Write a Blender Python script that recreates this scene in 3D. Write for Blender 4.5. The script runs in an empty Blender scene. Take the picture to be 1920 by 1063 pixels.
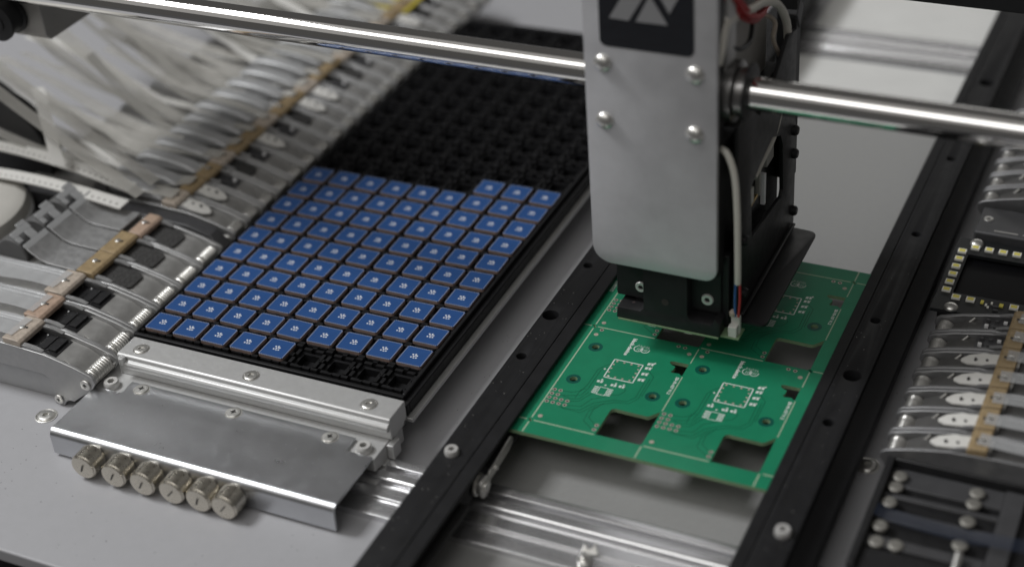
import bpy, bmesh, math, random
from mathutils import Vector, Matrix
random.seed(7)
MM = 0.001
PI = math.pi
scene = bpy.context.scene
COL = scene.collection

# ------------------------------------------------------------------ camera
cam_data = bpy.data.cameras.new('camera')
cam = bpy.data.objects.new('camera', cam_data)
COL.objects.link(cam)
RT = Vector((0.90581566, 0.41816602, -0.06808214))
DN = Vector((0.18236567, -0.52987946, -0.82823338))
FW = Vector((-0.38241438, 0.73781091, -0.55623223))
m = Matrix((RT, -DN, -FW)).transposed().to_4x4()
m.translation = Vector((389.98356, -432.78173, 382.21050)) * MM
cam.matrix_world = m
cam_data.sensor_width = 36.0
cam_data.lens = 3040.573 / 1920 * 36
cam_data.clip_start = 0.02
cam_data.clip_end = 20
cam_data.dof.use_dof = True
cam_data.dof.focus_distance = 0.655
cam_data.dof.aperture_fstop = 4.6
cam_data.dof.aperture_blades = 9
scene.camera = cam

# ------------------------------------------------------------------ world and lamps
world = bpy.data.worlds.new('World')
scene.world = world
world.use_nodes = True
bg = world.node_tree.nodes['Background']
bg.inputs[0].default_value = (1.0, 0.97, 0.93, 1)
bg.inputs[1].default_value = 0.075

def area(name, loc, target, sx, sy, power, color=(1, 1, 1)):
    l = bpy.data.lights.new(name, 'AREA')
    l.shape = 'RECTANGLE'; l.size = sx; l.size_y = sy; l.energy = power; l.color = color
    o = bpy.data.objects.new(name, l); COL.objects.link(o)
    o.location = loc
    d = Vector(target) - Vector(loc)
    o.rotation_euler = d.to_track_quat('-Z', 'Y').to_euler()
    return o
# ceiling panel to the left (throws the head's shadow to the right), ceiling strip over the front, panel over the back
area('ceiling_panel_lamp', (-1.0, -0.14, 1.40), (0.15, 0.05, 0), 0.42, 0.42, 19, (0.98, 0.99, 1.0))
area('ceiling_strip_lamp', (-0.40, -1.00, 1.62), (0.15, 0.05, 0), 2.3, 0.55, 10, (1.0, 0.99, 0.97))
area('ceiling_bounce_fill', (-0.2, -1.02, 1.70), (0.1, 0.06, 0.1), 4.2, 2.6, 9, (1.0, 0.97, 0.93))  # added fill, no real lamp: stands in for ceiling bounce, greys the rod
area('back_panel_lamp', (0.25, 1.7, 0.50), (0.22, 0.1, 0), 1.3, 0.3, 1.3, (1.0, 0.99, 0.96))

scene.view_settings.view_transform = 'Standard'
scene.view_settings.look = 'None'
scene.view_settings.gamma = 1
scene.view_settings.exposure = 0
scene.render.engine = 'CYCLES'
scene.cycles.use_denoising = True
scene.cycles.max_bounces = 8

# ------------------------------------------------------------------ materials
def mat(name, color, rough=0.5, metal=0.0, var=0.0, vscale=300, bump=0.0, bscale=1500, stretch=(1, 1, 1),
        rvar=0.0, coat=0.0, trans=0.0, alpha=1.0, spec=0.5, bdist=0.0002):
    mt = bpy.data.materials.new(name); mt.use_nodes = True
    nt = mt.node_tree; p = nt.nodes['Principled BSDF']
    p.inputs['Base Color'].default_value = (*color, 1)
    p.inputs['Roughness'].default_value = rough
    p.inputs['Metallic'].default_value = metal
    p.inputs['Coat Weight'].default_value = coat
    p.inputs['Transmission Weight'].default_value = trans
    p.inputs['Alpha'].default_value = alpha
    p.inputs['Specular IOR Level'].default_value = spec
    if var or bump or rvar:
        tc = nt.nodes.new('ShaderNodeTexCoord'); mp = nt.nodes.new('ShaderNodeMapping')
        mp.inputs['Scale'].default_value = stretch
        nt.links.new(tc.outputs['Object'], mp.inputs[0])
    if var or rvar:
        n = nt.nodes.new('ShaderNodeTexNoise'); n.inputs['Scale'].default_value = vscale
        n.inputs['Detail'].default_value = 6; n.inputs['Roughness'].default_value = 0.62
        nt.links.new(mp.outputs[0], n.inputs['Vector'])
        if var:
            r = nt.nodes.new('ShaderNodeMapRange')
            r.inputs[1].default_value = 0.3; r.inputs[2].default_value = 0.7
            r.inputs[3].default_value = 1 - var; r.inputs[4].default_value = 1 + var
            nt.links.new(n.outputs[0], r.inputs[0])
            mx = nt.nodes.new('ShaderNodeMix'); mx.data_type = 'RGBA'; mx.blend_type = 'MULTIPLY'
            mx.inputs[0].default_value = 1; mx.inputs[6].default_value = (*color, 1)
            nt.links.new(r.outputs[0], mx.inputs[7])
            nt.links.new(mx.outputs[2], p.inputs['Base Color'])
        if rvar:
            r = nt.nodes.new('ShaderNodeMapRange')
            r.inputs[1].default_value = 0.3; r.inputs[2].default_value = 0.7
            r.inputs[3].default_value = max(rough - rvar, 0.02); r.inputs[4].default_value = rough + rvar
            nt.links.new(n.outputs[0], r.inputs[0]); nt.links.new(r.outputs[0], p.inputs['Roughness'])
    if bump:
        n2 = nt.nodes.new('ShaderNodeTexNoise'); n2.inputs['Scale'].default_value = bscale
        n2.inputs['Detail'].default_value = 4
        nt.links.new(mp.outputs[0], n2.inputs['Vector'])
        b = nt.nodes.new('ShaderNodeBump'); b.inputs['Strength'].default_value = bump
        b.inputs['Distance'].default_value = bdist
        nt.links.new(n2.outputs[0], b.inputs['Height']); nt.links.new(b.outputs[0], p.inputs['Normal'])
    return mt

M = {}
M['plate'] = mat('grey_powder_coat', (0.375, 0.375, 0.39), 0.42, 0.0, 0.018, 260, 0.3, 1300, rvar=0.03, bdist=0.00012)
M['well'] = mat('grey_well_coat', (0.29, 0.29, 0.285), 0.32, 0.0, 0.03, 400, 0.4, 1100, rvar=0.03, bdist=0.00014)
M['sheet'] = mat('brushed_sheet', (0.60, 0.61, 0.63), 0.30, 1.0, 0.04, 120, 0.05, 1800, (1, 1, 1), rvar=0.03)
M['milled'] = mat('milled_aluminium', (0.56, 0.56, 0.555), 0.46, 0.55, 0.03, 600, 0.06, 1600, (1, 1, 1), rvar=0.04)
M['extrusion'] = mat('extruded_aluminium', (0.74, 0.74, 0.75), 0.27, 0.9, 0.02, 500)
M['steel'] = mat('bright_steel', (0.72, 0.71, 0.68), 0.33, 0.9, 0.06, 700, 0.03, 2000, rvar=0.05)
M['nickel'] = mat('nickel_knob', (0.66, 0.62, 0.54), 0.29, 1.0, 0.06, 500, 0.05, 1500, rvar=0.06)
M['socket'] = mat('socket_shadow', (0.10, 0.10, 0.095), 0.45, 0.8)
M['chrome'] = mat('hard_chrome', (0.80, 0.79, 0.78), 0.055, 1.0, rvar=0.01, vscale=60)
M['black'] = mat('black_anodised', (0.015, 0.015, 0.016), 0.45, 0.0, 0.15, 260, 0.12, 1800, rvar=0.06, spec=0.35)
M['blackrail'] = mat('black_rail', (0.009, 0.009, 0.010), 0.58, 0.0, 0.2, 150, 0.10, 1600, rvar=0.07, spec=0.28)
M['tray'] = mat('tray_plastic', (0.009, 0.009, 0.010), 0.50, 0.0, 0.2, 400, 0.3, 1700, rvar=0.08, spec=0.25)
M['feeder'] = mat('feeder_aluminium', (0.42, 0.42, 0.42), 0.45, 0.75, 0.08, 350, 0.12, 1400, rvar=0.07)
M['feeder_dark'] = mat('feeder_deck', (0.33, 0.325, 0.315), 0.50, 0.55, 0.08, 300, 0.12, 1300, rvar=0.06)
M['web'] = mat('feeder_web', (0.44, 0.445, 0.45), 0.42, 0.3, 0.04, 200)
M['brown'] = mat('phenolic_clip', (0.30, 0.22, 0.12), 0.48, 0, 0.22, 500, 0.1, 900)
M['palebrown'] = mat('worn_clip', (0.42, 0.36, 0.30), 0.42, 0, 0.22, 420, 0.1, 900)
M['rosebrown'] = mat('rose_clip', (0.40, 0.29, 0.22), 0.42, 0, 0.2, 420, 0.1, 900)
M['paper'] = mat('paper_tape', (0.66, 0.65, 0.62), 0.6, 0, 0.05, 500)
M['film'] = mat('cover_film', (0.60, 0.585, 0.545), 0.42, 0, 0.10, 120, alpha=0.42)
M['tapeblack'] = mat('black_carrier_tape', (0.012, 0.012, 0.013), 0.28, 0, 0.2, 600)
M['dot'] = mat('sprocket_dot', (0.75, 0.75, 0.75), 0.5)
M['darkdot'] = mat('tape_hole', (0.03, 0.03, 0.03), 0.6)
M['chipblue'] = mat('blue_soldermask', (0.020, 0.072, 0.225), 0.42, 0, 0.05, 120, spec=0.35)
M['chipside'] = mat('castellated_side', (0.27, 0.195, 0.17), 0.5, 0.15, 0.35, 1400)
M['chippad'] = mat('tin_pad', (0.62, 0.63, 0.68), 0.38, 0.5)
M['white'] = mat('white_print', (0.82, 0.83, 0.85), 0.5)
M['green'] = mat('green_soldermask', (0.014, 0.212, 0.108), 0.30, 0, 0.06, 150, 0.05, 900)
M['greenedge'] = mat('fr4_edge', (0.20, 0.30, 0.17), 0.6, 0, 0.15, 900)
M['greendark'] = mat('green_trace', (0.006, 0.105, 0.052), 0.32, 0)
M['greenring'] = mat('green_ring', (0.004, 0.085, 0.060), 0.32, 0)
M['score'] = mat('v_score', (0.36, 0.46, 0.33), 0.6, 0, 0.12, 800)
M['silk'] = mat('silkscreen', (0.70, 0.74, 0.70), 0.55, 0, 0.06, 900)
M['copper'] = mat('tinned_pad', (0.62, 0.52, 0.46), 0.42, 0.45, 0.1, 900)
M['hole'] = mat('plated_hole', (0.035, 0.025, 0.025), 0.6)
M['headplate'] = mat('bead_blasted_plate', (0.64, 0.64, 0.66), 0.40, 0.45, 0.10, 38, 0.10, 1500, rvar=0.10)
M['logo'] = mat('logo_black', (0.012, 0.013, 0.017), 0.40, 0, 0.2, 500, stretch=(0.2, 1, 3))
M['logogrey'] = mat('logo_grey', (0.36, 0.36, 0.37), 0.45, 0.4)
M['cable'] = mat('white_cable', (0.66, 0.64, 0.58), 0.42)
M['red'] = mat('red_wire', (0.42, 0.025, 0.03), 0.4)
M['blue'] = mat('blue_wire', (0.03, 0.10, 0.30), 0.4)
M['connector'] = mat('nylon_connector', (0.62, 0.62, 0.58), 0.5)
M['motor'] = mat('grey_motor', (0.36, 0.35, 0.33), 0.5, 0.2, 0.06, 120)
M['ledboard'] = mat('black_soldermask', (0.012, 0.013, 0.014), 0.32, 0, 0.1, 200)
M['ledwhite'] = mat('led_package', (0.86, 0.85, 0.78), 0.5)
M['ledyellow'] = mat('led_phosphor', (0.78, 0.68, 0.12), 0.45)
M['glass'] = mat('dark_glass', (0.005, 0.005, 0.006), 0.25, 0, spec=0.2)
M['brass'] = mat('brass', (0.50, 0.36, 0.14), 0.35, 0.9)
M['bluefilm'] = mat('blue_film', (0.045, 0.06, 0.10), 0.18, 0, 0.2, 150, alpha=0.15)
M['clear'] = mat('clear_film', (0.62, 0.63, 0.64), 0.22, 0, 0.1, 200, alpha=0.32)
M['wheel'] = mat('grey_wheel', (0.10, 0.10, 0.10), 0.5, 0, 0.1, 200)
M['stud'] = mat('dull_stud', (0.30, 0.29, 0.265), 0.5, 0.6, 0.1, 500)
M['darksteel'] = mat('dark_steel', (0.30, 0.295, 0.29), 0.28, 0.95, 0.1, 300)
M['satin'] = mat('satin_nickel', (0.72, 0.71, 0.69), 0.36, 0.5, 0.05, 600)
M['foam'] = mat('dark_foam', (0.035, 0.034, 0.033), 0.85, 0, 0.5, 900, 0.9, 900, bdist=0.0008)
M['shaded'] = mat('shaded_feeder', (0.26, 0.26, 0.265), 0.45, 0.75, 0.08, 350, 0.12, 1400, rvar=0.07)  # darker copy of the feeder aluminium, right-side shade put into the colour
M['shaded_deck'] = mat('shaded_feeder_deck', (0.13, 0.128, 0.125), 0.5, 0.5, 0.08, 300, 0.12, 1300, rvar=0.06)  # same darkening for the deck
M['yellow'] = mat('yellow_label', (0.46, 0.38, 0.05), 0.5, 0, 0.1, 100)
M['cream'] = mat('cream_reel', (0.50, 0.485, 0.45), 0.45, 0, 0.04, 60)
M['whitepanel'] = mat('white_panel', (0.72, 0.72, 0.70), 0.4, 0, 0.04, 50)
M['darkgrey'] = mat('dark_grey_block', (0.055, 0.055, 0.058), 0.45, 0, 0.12, 200)
M['belt'] = mat('rubber_belt', (0.02, 0.02, 0.02), 0.6, 0, 0.1, 300)

# ------------------------------------------------------------------ mesh helpers (all dimensions in millimetres)
class MB:
    def __init__(s): s.v = []; s.f = []; s.mi = []
    def add(s, v, f, mi=0):
        o = len(s.v); s.v += [tuple(p) for p in v]
        s.f += [tuple(o + i for i in q) for q in f]; s.mi += [mi] * len(f); return s
    def box(s, x0, x1, y0, y1, z0, z1, mi=0, rot=None):
        v = [(x0, y0, z0), (x1, y0, z0), (x1, y1, z0), (x0, y1, z0), (x0, y0, z1), (x1, y0, z1), (x1, y1, z1), (x0, y1, z1)]
        if rot:
            c = Vector(((x0+x1)/2, (y0+y1)/2, (z0+z1)/2))
            v = [c + rot @ (Vector(p) - c) for p in v]
        return s.add(v, [(0, 3, 2, 1), (4, 5, 6, 7), (0, 1, 5, 4), (1, 2, 6, 5), (2, 3, 7, 6), (3, 0, 4, 7)], mi)
    def lathe(s, prof, c=(0, 0, 0), axis='z', n=24, mi=0):
        """prof: list of (radius, height) from bottom to top; closed by caps."""
        v = []; f = []
        for r, h in prof:
            for k in range(n):
                a = 2 * PI * k / n; p = (r * math.cos(a), r * math.sin(a), h)
                if axis == 'x': p = (p[2], p[0], p[1])
                elif axis == 'y': p = (p[1], p[2], p[0])
                elif axis == '-y': p = (-p[1], -p[2], p[0])
                v.append((p[0] + c[0], p[1] + c[1], p[2] + c[2]))
        for j in range(len(prof) - 1):
            for k in range(n):
                k2 = (k + 1) % n
                f.append((j*n + k, j*n + k2, (j+1)*n + k2, (j+1)*n + k))
        f.append(tuple(reversed(range(n)))); f.append(tuple((len(prof)-1)*n + k for k in range(n)))
        return s.add(v, f, mi)
    def cyl(s, c, r, h0, h1, axis='z', n=24, mi=0, ch=0.0):
        if ch: return s.lathe([(r-ch, h0), (r, h0+ch), (r, h1-ch), (r-ch, h1)], c, axis, n, mi)
        return s.lathe([(r, h0), (r, h1)], c, axis, n, mi)
    def prism(s, poly, a0, a1, axis='x', mi=0):
        """poly in the plane normal to axis: x->(y,z), y->(x,z), z->(x,y)"""
        n = len(poly)
        def P(p, a):
            return (a, p[0], p[1]) if axis == 'x' else (p[0], a, p[1]) if axis == 'y' else (p[0], p[1], a)
        v = [P(p, a0) for p in poly] + [P(p, a1) for p in poly]
        f = [tuple(range(n)), tuple(reversed(range(n, 2*n)))] + [(i, n+i, n+(i+1) % n, (i+1) % n) for i in range(n)]
        return s.add(v, f, mi)
    def tube(s, pts, r, n=8, mi=0, cap=True):
        pts = [Vector(p) for p in pts]; v = []; f = []
        up = None
        for i, p in enumerate(pts):
            d = (pts[min(i+1, len(pts)-1)] - pts[max(i-1, 0)]).normalized()
            if up is None:
                up = Vector((0, 0, 1)) if abs(d.z) < 0.9 else Vector((1, 0, 0))
            a = d.cross(up).normalized(); b = a.cross(d).normalized(); up = b
            rr = r[i] if isinstance(r, (list, tuple)) else r
            for k in range(n):
                t = 2*PI*k/n; v.append(p + a*math.cos(t)*rr + b*math.sin(t)*rr)
        for i in range(len(pts)-1):
            for k in range(n):
                k2 = (k+1) % n; f.append((i*n+k, i*n+k2, (i+1)*n+k2, (i+1)*n+k))
        if cap:
            f.append(tuple(reversed(range(n)))); f.append(tuple((len(pts)-1)*n+k for k in range(n)))
        return s.add(v, f, mi)
    def ribbon(s, pts, width, thick=0.15, side=(0, 1, 0), mi=0):
        """flat strip along pts; side = width direction (a vector or one per point)"""
        pts = [Vector(p) for p in pts]; v = []; f = []
        for i, p in enumerate(pts):
            d = (pts[min(i+1, len(pts)-1)] - pts[max(i-1, 0)]).normalized()
            sd = Vector(side[i] if isinstance(side, list) else side)
            sd = (sd - d * sd.dot(d)).normalized(); nn = d.cross(sd).normalized()
            w = width[i] if isinstance(width, list) else width
            for a, b in ((-1, -1), (1, -1), (1, 1), (-1, 1)):
                v.append(p + sd*a*w/2 + nn*b*thick/2)
        for i in range(len(pts)-1):
            for k in range(4):
                k2 = (k+1) % 4; f.append((i*4+k, i*4+k2, (i+1)*4+k2, (i+1)*4+k))
        f.append((3, 2, 1, 0)); e = (len(pts)-1)*4; f.append((e, e+1, e+2, e+3))
        return s.add(v, f, mi)
    def line2d(s, pts, w, z, h=0.02, mi=0):
        """thin raised line in the XY plane"""
        return s.ribbon([(p[0], p[1], z) for p in pts], w, h, side_of(pts), mi)
    def mesh(s, name, mats, smooth=30):
        me = bpy.data.meshes.new(name)
        me.from_pydata([(x*MM, y*MM, z*MM) for x, y, z in s.v], [], s.f)
        for mt in (mats if isinstance(mats, (list, tuple)) else [mats]): me.materials.append(mt)
        if len(set(s.mi)) > 1 or (s.mi and s.mi[0]):
            for p, i in zip(me.polygons, s.mi): p.material_index = i
        bm = bmesh.new(); bm.from_mesh(me); bmesh.ops.recalc_face_normals(bm, faces=bm.faces); bm.to_mesh(me); bm.free()
        if smooth: finish(me, smooth)
        return me

def side_of(pts):
    out = []
    for i in range(len(pts)):
        a = pts[max(i-1, 0)]; b = pts[min(i+1, len(pts)-1)]
        d = Vector((b[0]-a[0], b[1]-a[1], 0))
        out.append((-d.y, d.x, 0))
    return out

def finish(me, ang=30):
    for p in me.polygons: p.use_smooth = True
    me.set_sharp_from_angle(angle=math.radians(ang))

def outline_mesh(name, loops, h, mats, bevel=0.0, smooth=30):
    """flat plate with holes: loops of (x, y) in mm, first the outline; extruded from z=-h to z=0"""
    cu = bpy.data.curves.new(name, 'CURVE'); cu.dimensions = '2D'; cu.fill_mode = 'BOTH'
    cu.extrude = (h/2 - bevel) * MM; cu.bevel_depth = bevel * MM; cu.bevel_resolution = 1
    if bevel: cu.offset = -bevel * MM
    for lp in loops:
        sp = cu.splines.new('POLY'); sp.points.add(len(lp)-1); sp.use_cyclic_u = True
        for pt, q in zip(sp.points, lp): pt.co = (q[0]*MM, q[1]*MM, 0, 1)
    me = curve_to_mesh(cu)
    for v in me.vertices: v.co.z -= h/2 * MM
    me.materials.clear()
    for mt in (mats if isinstance(mats, (list, tuple)) else [mats]): me.materials.append(mt)
    if isinstance(mats, (list, tuple)) and len(mats) > 1:
        for p in me.polygons: p.material_index = 0 if p.normal.z > 0.5 else 1
    else:
        for p in me.polygons: p.material_index = 0
    me.name = name
    bm = bmesh.new(); bm.from_mesh(me)
    bmesh.ops.remove_doubles(bm, verts=bm.verts, dist=1e-7); bm.to_mesh(me); bm.free()
    finish(me, smooth)
    return me

def curve_to_mesh(cu):
    o = bpy.data.objects.new('temporary', cu); COL.objects.link(o)
    dg = bpy.context.evaluated_depsgraph_get(); dg.update()
    me = bpy.data.meshes.new_from_object(o.evaluated_get(dg))
    bpy.data.objects.remove(o); bpy.data.curves.remove(cu)
    return me

def text_mesh(body, size, mt, h=0.03, align='CENTER', bold=0.05):
    cu = bpy.data.curves.new('text', 'FONT'); cu.body = body; cu.size = size*MM
    cu.offset = bold*MM; cu.align_x = align; cu.align_y = 'CENTER'; cu.extrude = h*MM/2; cu.resolution_u = 2
    me = curve_to_mesh(cu); me.materials.clear(); me.materials.append(mt)
    for p in me.polygons: p.material_index = 0
    return me

def circle(cx, cy, r, n=24): return [(cx + r*math.cos(2*PI*k/n), cy + r*math.sin(2*PI*k/n)) for k in range(n)]
def rrect(x0, x1, y0, y1, r, n=6):
    rs = r if isinstance(r, (list, tuple)) else [r]*4      # corners: x0y0, x1y0, x1y1, x0y1
    out = []
    for (cx, cy, a0, q) in ((x0, y0, PI, rs[0]), (x1, y0, 1.5*PI, rs[1]), (x1, y1, 0, rs[2]), (x0, y1, 0.5*PI, rs[3])):
        if q <= 0: out.append((cx, cy)); continue
        mx = cx + q if cx == x0 else cx - q; my = cy + q if cy == y0 else cy - q
        for k in range(n+1):
            a = a0 + PI/2*k/n; out.append((mx + q*math.cos(a), my + q*math.sin(a)))
    return out

def link(o, parent=None):
    COL.objects.link(o)
    if parent is not None: o.parent = parent
    return o
def tag(o, label, cat, group=None, kind=None):
    if label: o['label'] = label
    if cat: o['category'] = cat
    if group: o['group'] = group
    if kind: o['kind'] = kind
    return o
def root(name, loc, label, cat, group=None, rz=0):
    o = bpy.data.objects.new(name, None); COL.objects.link(o); o.empty_display_size = 0.01
    o.location = Vector(loc)*MM; o.rotation_euler = (0, 0, rz)
    return tag(o, label, cat, group)
def part(name, mb, mats, parent, bevel=0.0, seg=2, loc=None, rot=None, smooth=30):
    me = mb.mesh(name, mats, smooth) if isinstance(mb, MB) else mb
    o = bpy.data.objects.new(name, me); link(o, parent)
    if loc: o.location = Vector(loc)*MM
    if rot: o.rotation_euler = rot
    if bevel:
        b = o.modifiers.new('bevel', 'BEVEL'); b.width = bevel*MM; b.segments = seg
        b.limit_method = 'ANGLE'; b.angle_limit = math.radians(35); b.harden_normals = False
    return o
def inst(src, parent, loc, name=None, rot=None):
    o = src.copy(); link(o, parent); o.location = Vector(loc)*MM
    if rot: o.rotation_euler = rot
    return o
def copy_tree(o, parent=None):
    c = o.copy(); COL.objects.link(c); c.parent = parent
    for ch in list(o.children): copy_tree(ch, c)
    return c
def structure(name, mb, mats, bevel=0.0, loc=None):
    o = part(name, mb, mats, None, bevel, loc=loc); o['kind'] = 'structure'; return o

BASE = -20.0
ORD = ['first', 'second', 'third', 'fourth', 'fifth', 'sixth', 'seventh', 'eighth', 'ninth', 'tenth', 'eleventh', 'twelfth',
       'thirteenth', 'fourteenth', 'fifteenth', 'sixteenth', 'seventeenth', 'eighteenth', 'nineteenth', 'twentieth', 'twenty-first', 'twenty-second', 'twenty-third', 'twenty-fourth', 'twenty-fifth', 'twenty-sixth']

# ------------------------------------------------------------------ shared screw meshes (head seat at z=0, axis z)
def screw_meshes():
    d = {}
    # countersunk-style pan head with a hex socket: recess built as real geometry
    def socket_head(r, h, dome, rs, depth, six=True):
        mb = MB(); n = 24
        prof = [(r, 0), (r, h*0.55), (r*0.93, h*0.85), (r*dome, h), (rs*1.12, h)]
        v = []; f = []
        for R_, z in prof:
            v += [(R_*math.cos(2*PI*k/n), R_*math.sin(2*PI*k/n), z) for k in range(n)]
        def hexr(a):
            if not six: return rs
            t = (a % (PI/3)) - PI/6
            return rs*math.cos(PI/6)/math.cos(t)
        v += [(hexr(2*PI*k/n)*math.cos(2*PI*k/n), hexr(2*PI*k/n)*math.sin(2*PI*k/n), h) for k in range(n)]
        v += [(hexr(2*PI*k/n)*math.cos(2*PI*k/n), hexr(2*PI*k/n)*math.sin(2*PI*k/n), h-depth) for k in range(n)]
        L = len(prof) + 2
        for j in range(L-1):
            for k in range(n):
                k2 = (k+1) % n; f.append((j*n+k, j*n+k2, (j+1)*n+k2, (j+1)*n+k))
        mb.add(v, f, 0)
        mb.add([v[(L-1)*n+k] for k in range(n)], [tuple(range(n))], 1)
        return mb
    d['flat'] = socket_head(2.9, 0.55, 0.85, 1.25, 1.0).mesh('screw', [M['steel'], M['socket']])
    d['cap'] = socket_head(2.9, 2.4, 0.86, 1.35, 1.3).mesh('screw', [M['satin'], M['socket']])
    d['bolt'] = socket_head(3.7, 0.9, 0.85, 1.5, 1.0).mesh('screw', [M['steel'], M['socket']])
    # cross-recess head
    mb = socket_head(2.9, 0.75, 0.7, 0.9, 0.5, False)
    mb.box(-1.35, 1.35, -0.2, 0.2, 0.6, 0.78, 1).box(-0.2, 0.2, -1.35, 1.35, 0.61, 0.785, 1)
    d['cross'] = mb.mesh('screw', [M['steel'], M['socket']])
    # domed button head
    mb = MB(); mb.lathe([(3.5*math.cos(a), 2.3*math.sin(a)) for a in [k*PI/2/8 for k in range(8)]] + [(0.25, 2.3)], n=24)
    d['button'] = mb.mesh('screw', [M['steel']], 60)
    # thin washer ring around a recessed screw
    mb = MB(); mb.lathe([(3.55, 0), (3.55, 0.12), (3.0, 0.12)], n=24)
    d['seat'] = mb.mesh('screw_seat', [M['steel']])
    return d
SC = screw_meshes()
def screw(kind, parent, loc, rot=None, s=1.0):
    o = bpy.data.objects.new('screw', SC[kind]); link(o, parent); o.location = Vector(loc)*MM
    r = random.uniform(0, 6)
    o.rotation_euler = rot if rot else (0, 0, r)
    o.scale = (s, s, s); return o

# ------------------------------------------------------------------ setting
structure('base_plate', MB().box(-330, 520, -121.5, 560, BASE-6, BASE), M['plate'], 0.6)
structure('machine_floor', MB().box(-600, 800, -500, 900, BASE-62, BASE-60), M['darkgrey'])

structure('well_plate', MB().box(157.5, 275.5, -119, 299, BASE+0.05, BASE+0.25).box(157.5, 275.5, -119.5, -119, BASE+0.05, BASE+0.1), M['well'])
structure('rear_plate', MB().box(168, 262, 300, 352, BASE+0.05, BASE+3).box(168, 262, 391, 556, BASE+0.05, BASE+3), M['whitepanel'], 0.5)
# countersunk screws in the plate
for (x, y, lab, s) in ((-27.7, -50.5, 'hex socket screw in grey plate left of the tray holder cover', 1.0),
                       (291.0, 33.5, 'hex socket screw in grey plate beside the black stud tray', 1.0)):
    r = root('plate_screw', (x, y, BASE), lab, 'screw', 'screws in the base plate')
    part('washer', MB().lathe([(4.6, 0), (4.6, 0.25), (4.2, 0.35), (3.9, 0.1)], n=32), M['steel'], r)
    o = screw('bolt', r, (0, 0, 0.1), s=0.95)

# ------------------------------------------------------------------ aluminium cross profiles
def cross_profile(y0, x0, x1, label, z0=BASE-0.5):
    r = root('aluminium_profile', (0, y0, z0), label, 'profile')
    prof = [(0, 0), (-31, 0), (-31, 3.2), (-29.6, 3.6), (-24.6, 3.6), (-24.0, 2.6), (-22.4, 2.6), (-21.8, 3.8), (-16.2, 3.8), (-15.6, 2.2),
            (-13.6, 2.2), (-13.2, 4.2), (-12.4, 4.9), (-8.8, 4.9), (-8.2, 4.2), (-8.0, 1.2), (-5.4, 1.2), (-5.2, 4.4), (-3.2, 4.8), (-1.2, 4.6), (0, 3.6)]
    part('profile_body', MB().prism(prof, x0, x1, 'x'), M['extrusion'], r, 0.25)
    return r
cp = cross_profile(-27.5, 20, 300, 'bright aluminium slotted profile crossing under the conveyor rails in front')
t = part('clamp_nut', MB().cyl((0, 0, 0), 2.6, 0, 2.2, n=20, ch=0.4).cyl((0, 0, 2.2), 1.2, 0, 2.2, n=12), M['steel'], cp, loc=(213.5, -27.0, 3.6))
part('wing', MB().prism([(-3.2, 0), (3.2, 0), (2.0, 4.0), (0.6, 2.2), (-0.6, 2.2), (-2.0, 4.0)], -0.5, 0.5, 'y'), M['steel'], t, 0.2, loc=(0.5, 3.2, 1.2), rot=(-1.0, 0, 0.3))
cp2 = cross_profile(387, 150, 300, 'blurred aluminium slotted profile crossing between the rails at the back')

# ------------------------------------------------------------------ tray with pockets
NX, NY, PX, PY = 9, 22, 14.0, 14.3026
TX0, TX1, TY0, TY1 = -9.8, 122.4, -13.0, 312.0
tray = root('component_tray', (56, 150, BASE), 'long black plastic component tray with square pockets, part filled with blue modules', 'tray')
def tl(x, y, z): return (x-56, y-150, z-BASE)
mb = MB()
def tb(x0, x1, y0, y1, z0, z1): mb.box(x0-56, x1-56, y0-150, y1-150, z0-BASE, z1-BASE)
# outer rim: stepped frame
for (x0, x1, y0, y1, z0, z1) in (
        (TX0, TX1, TY0, TY0+2.2, -7.6, -2.4), (TX0, TX1, TY1-2.2, TY1, -7.6, -2.4),
        (TX0, TX0+1.6, TY0+2.2, TY1-2.2, -7.6, -2.4), (TX1-2.4, TX1, TY0+2.2, TY1-2.2, -7.6, -2.4),
        (TX0+1.6, TX1-2.4, TY0+2.2, TY0+4.0, -7.6, -0.4), (TX0+1.6, TX1-2.4, TY1-4.0, TY1-2.2, -7.6, -0.4),
        (TX0+1.6, TX0+2.7, TY0+4.0, TY1-4.0, -7.6, -0.4), (TX1-4.0, TX1-2.4, TY0+4.0, TY1-4.0, -7.6, -0.4)):
    tb(x0, x1, y0, y1, z0, z1)
tb(90.0, TX1-0.3, TY0-1.3, TY0, -7.4, -3.0)
part('rim', mb, M['tray'], tray, 0.45)
part('floor_sheet', MB().box(TX0+1.7-56, TX1-2.5-56, TY0+2.3-150, TY1-2.3-150, 12.6, 13.6), M['tray'], tray)
mb = MB()
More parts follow.
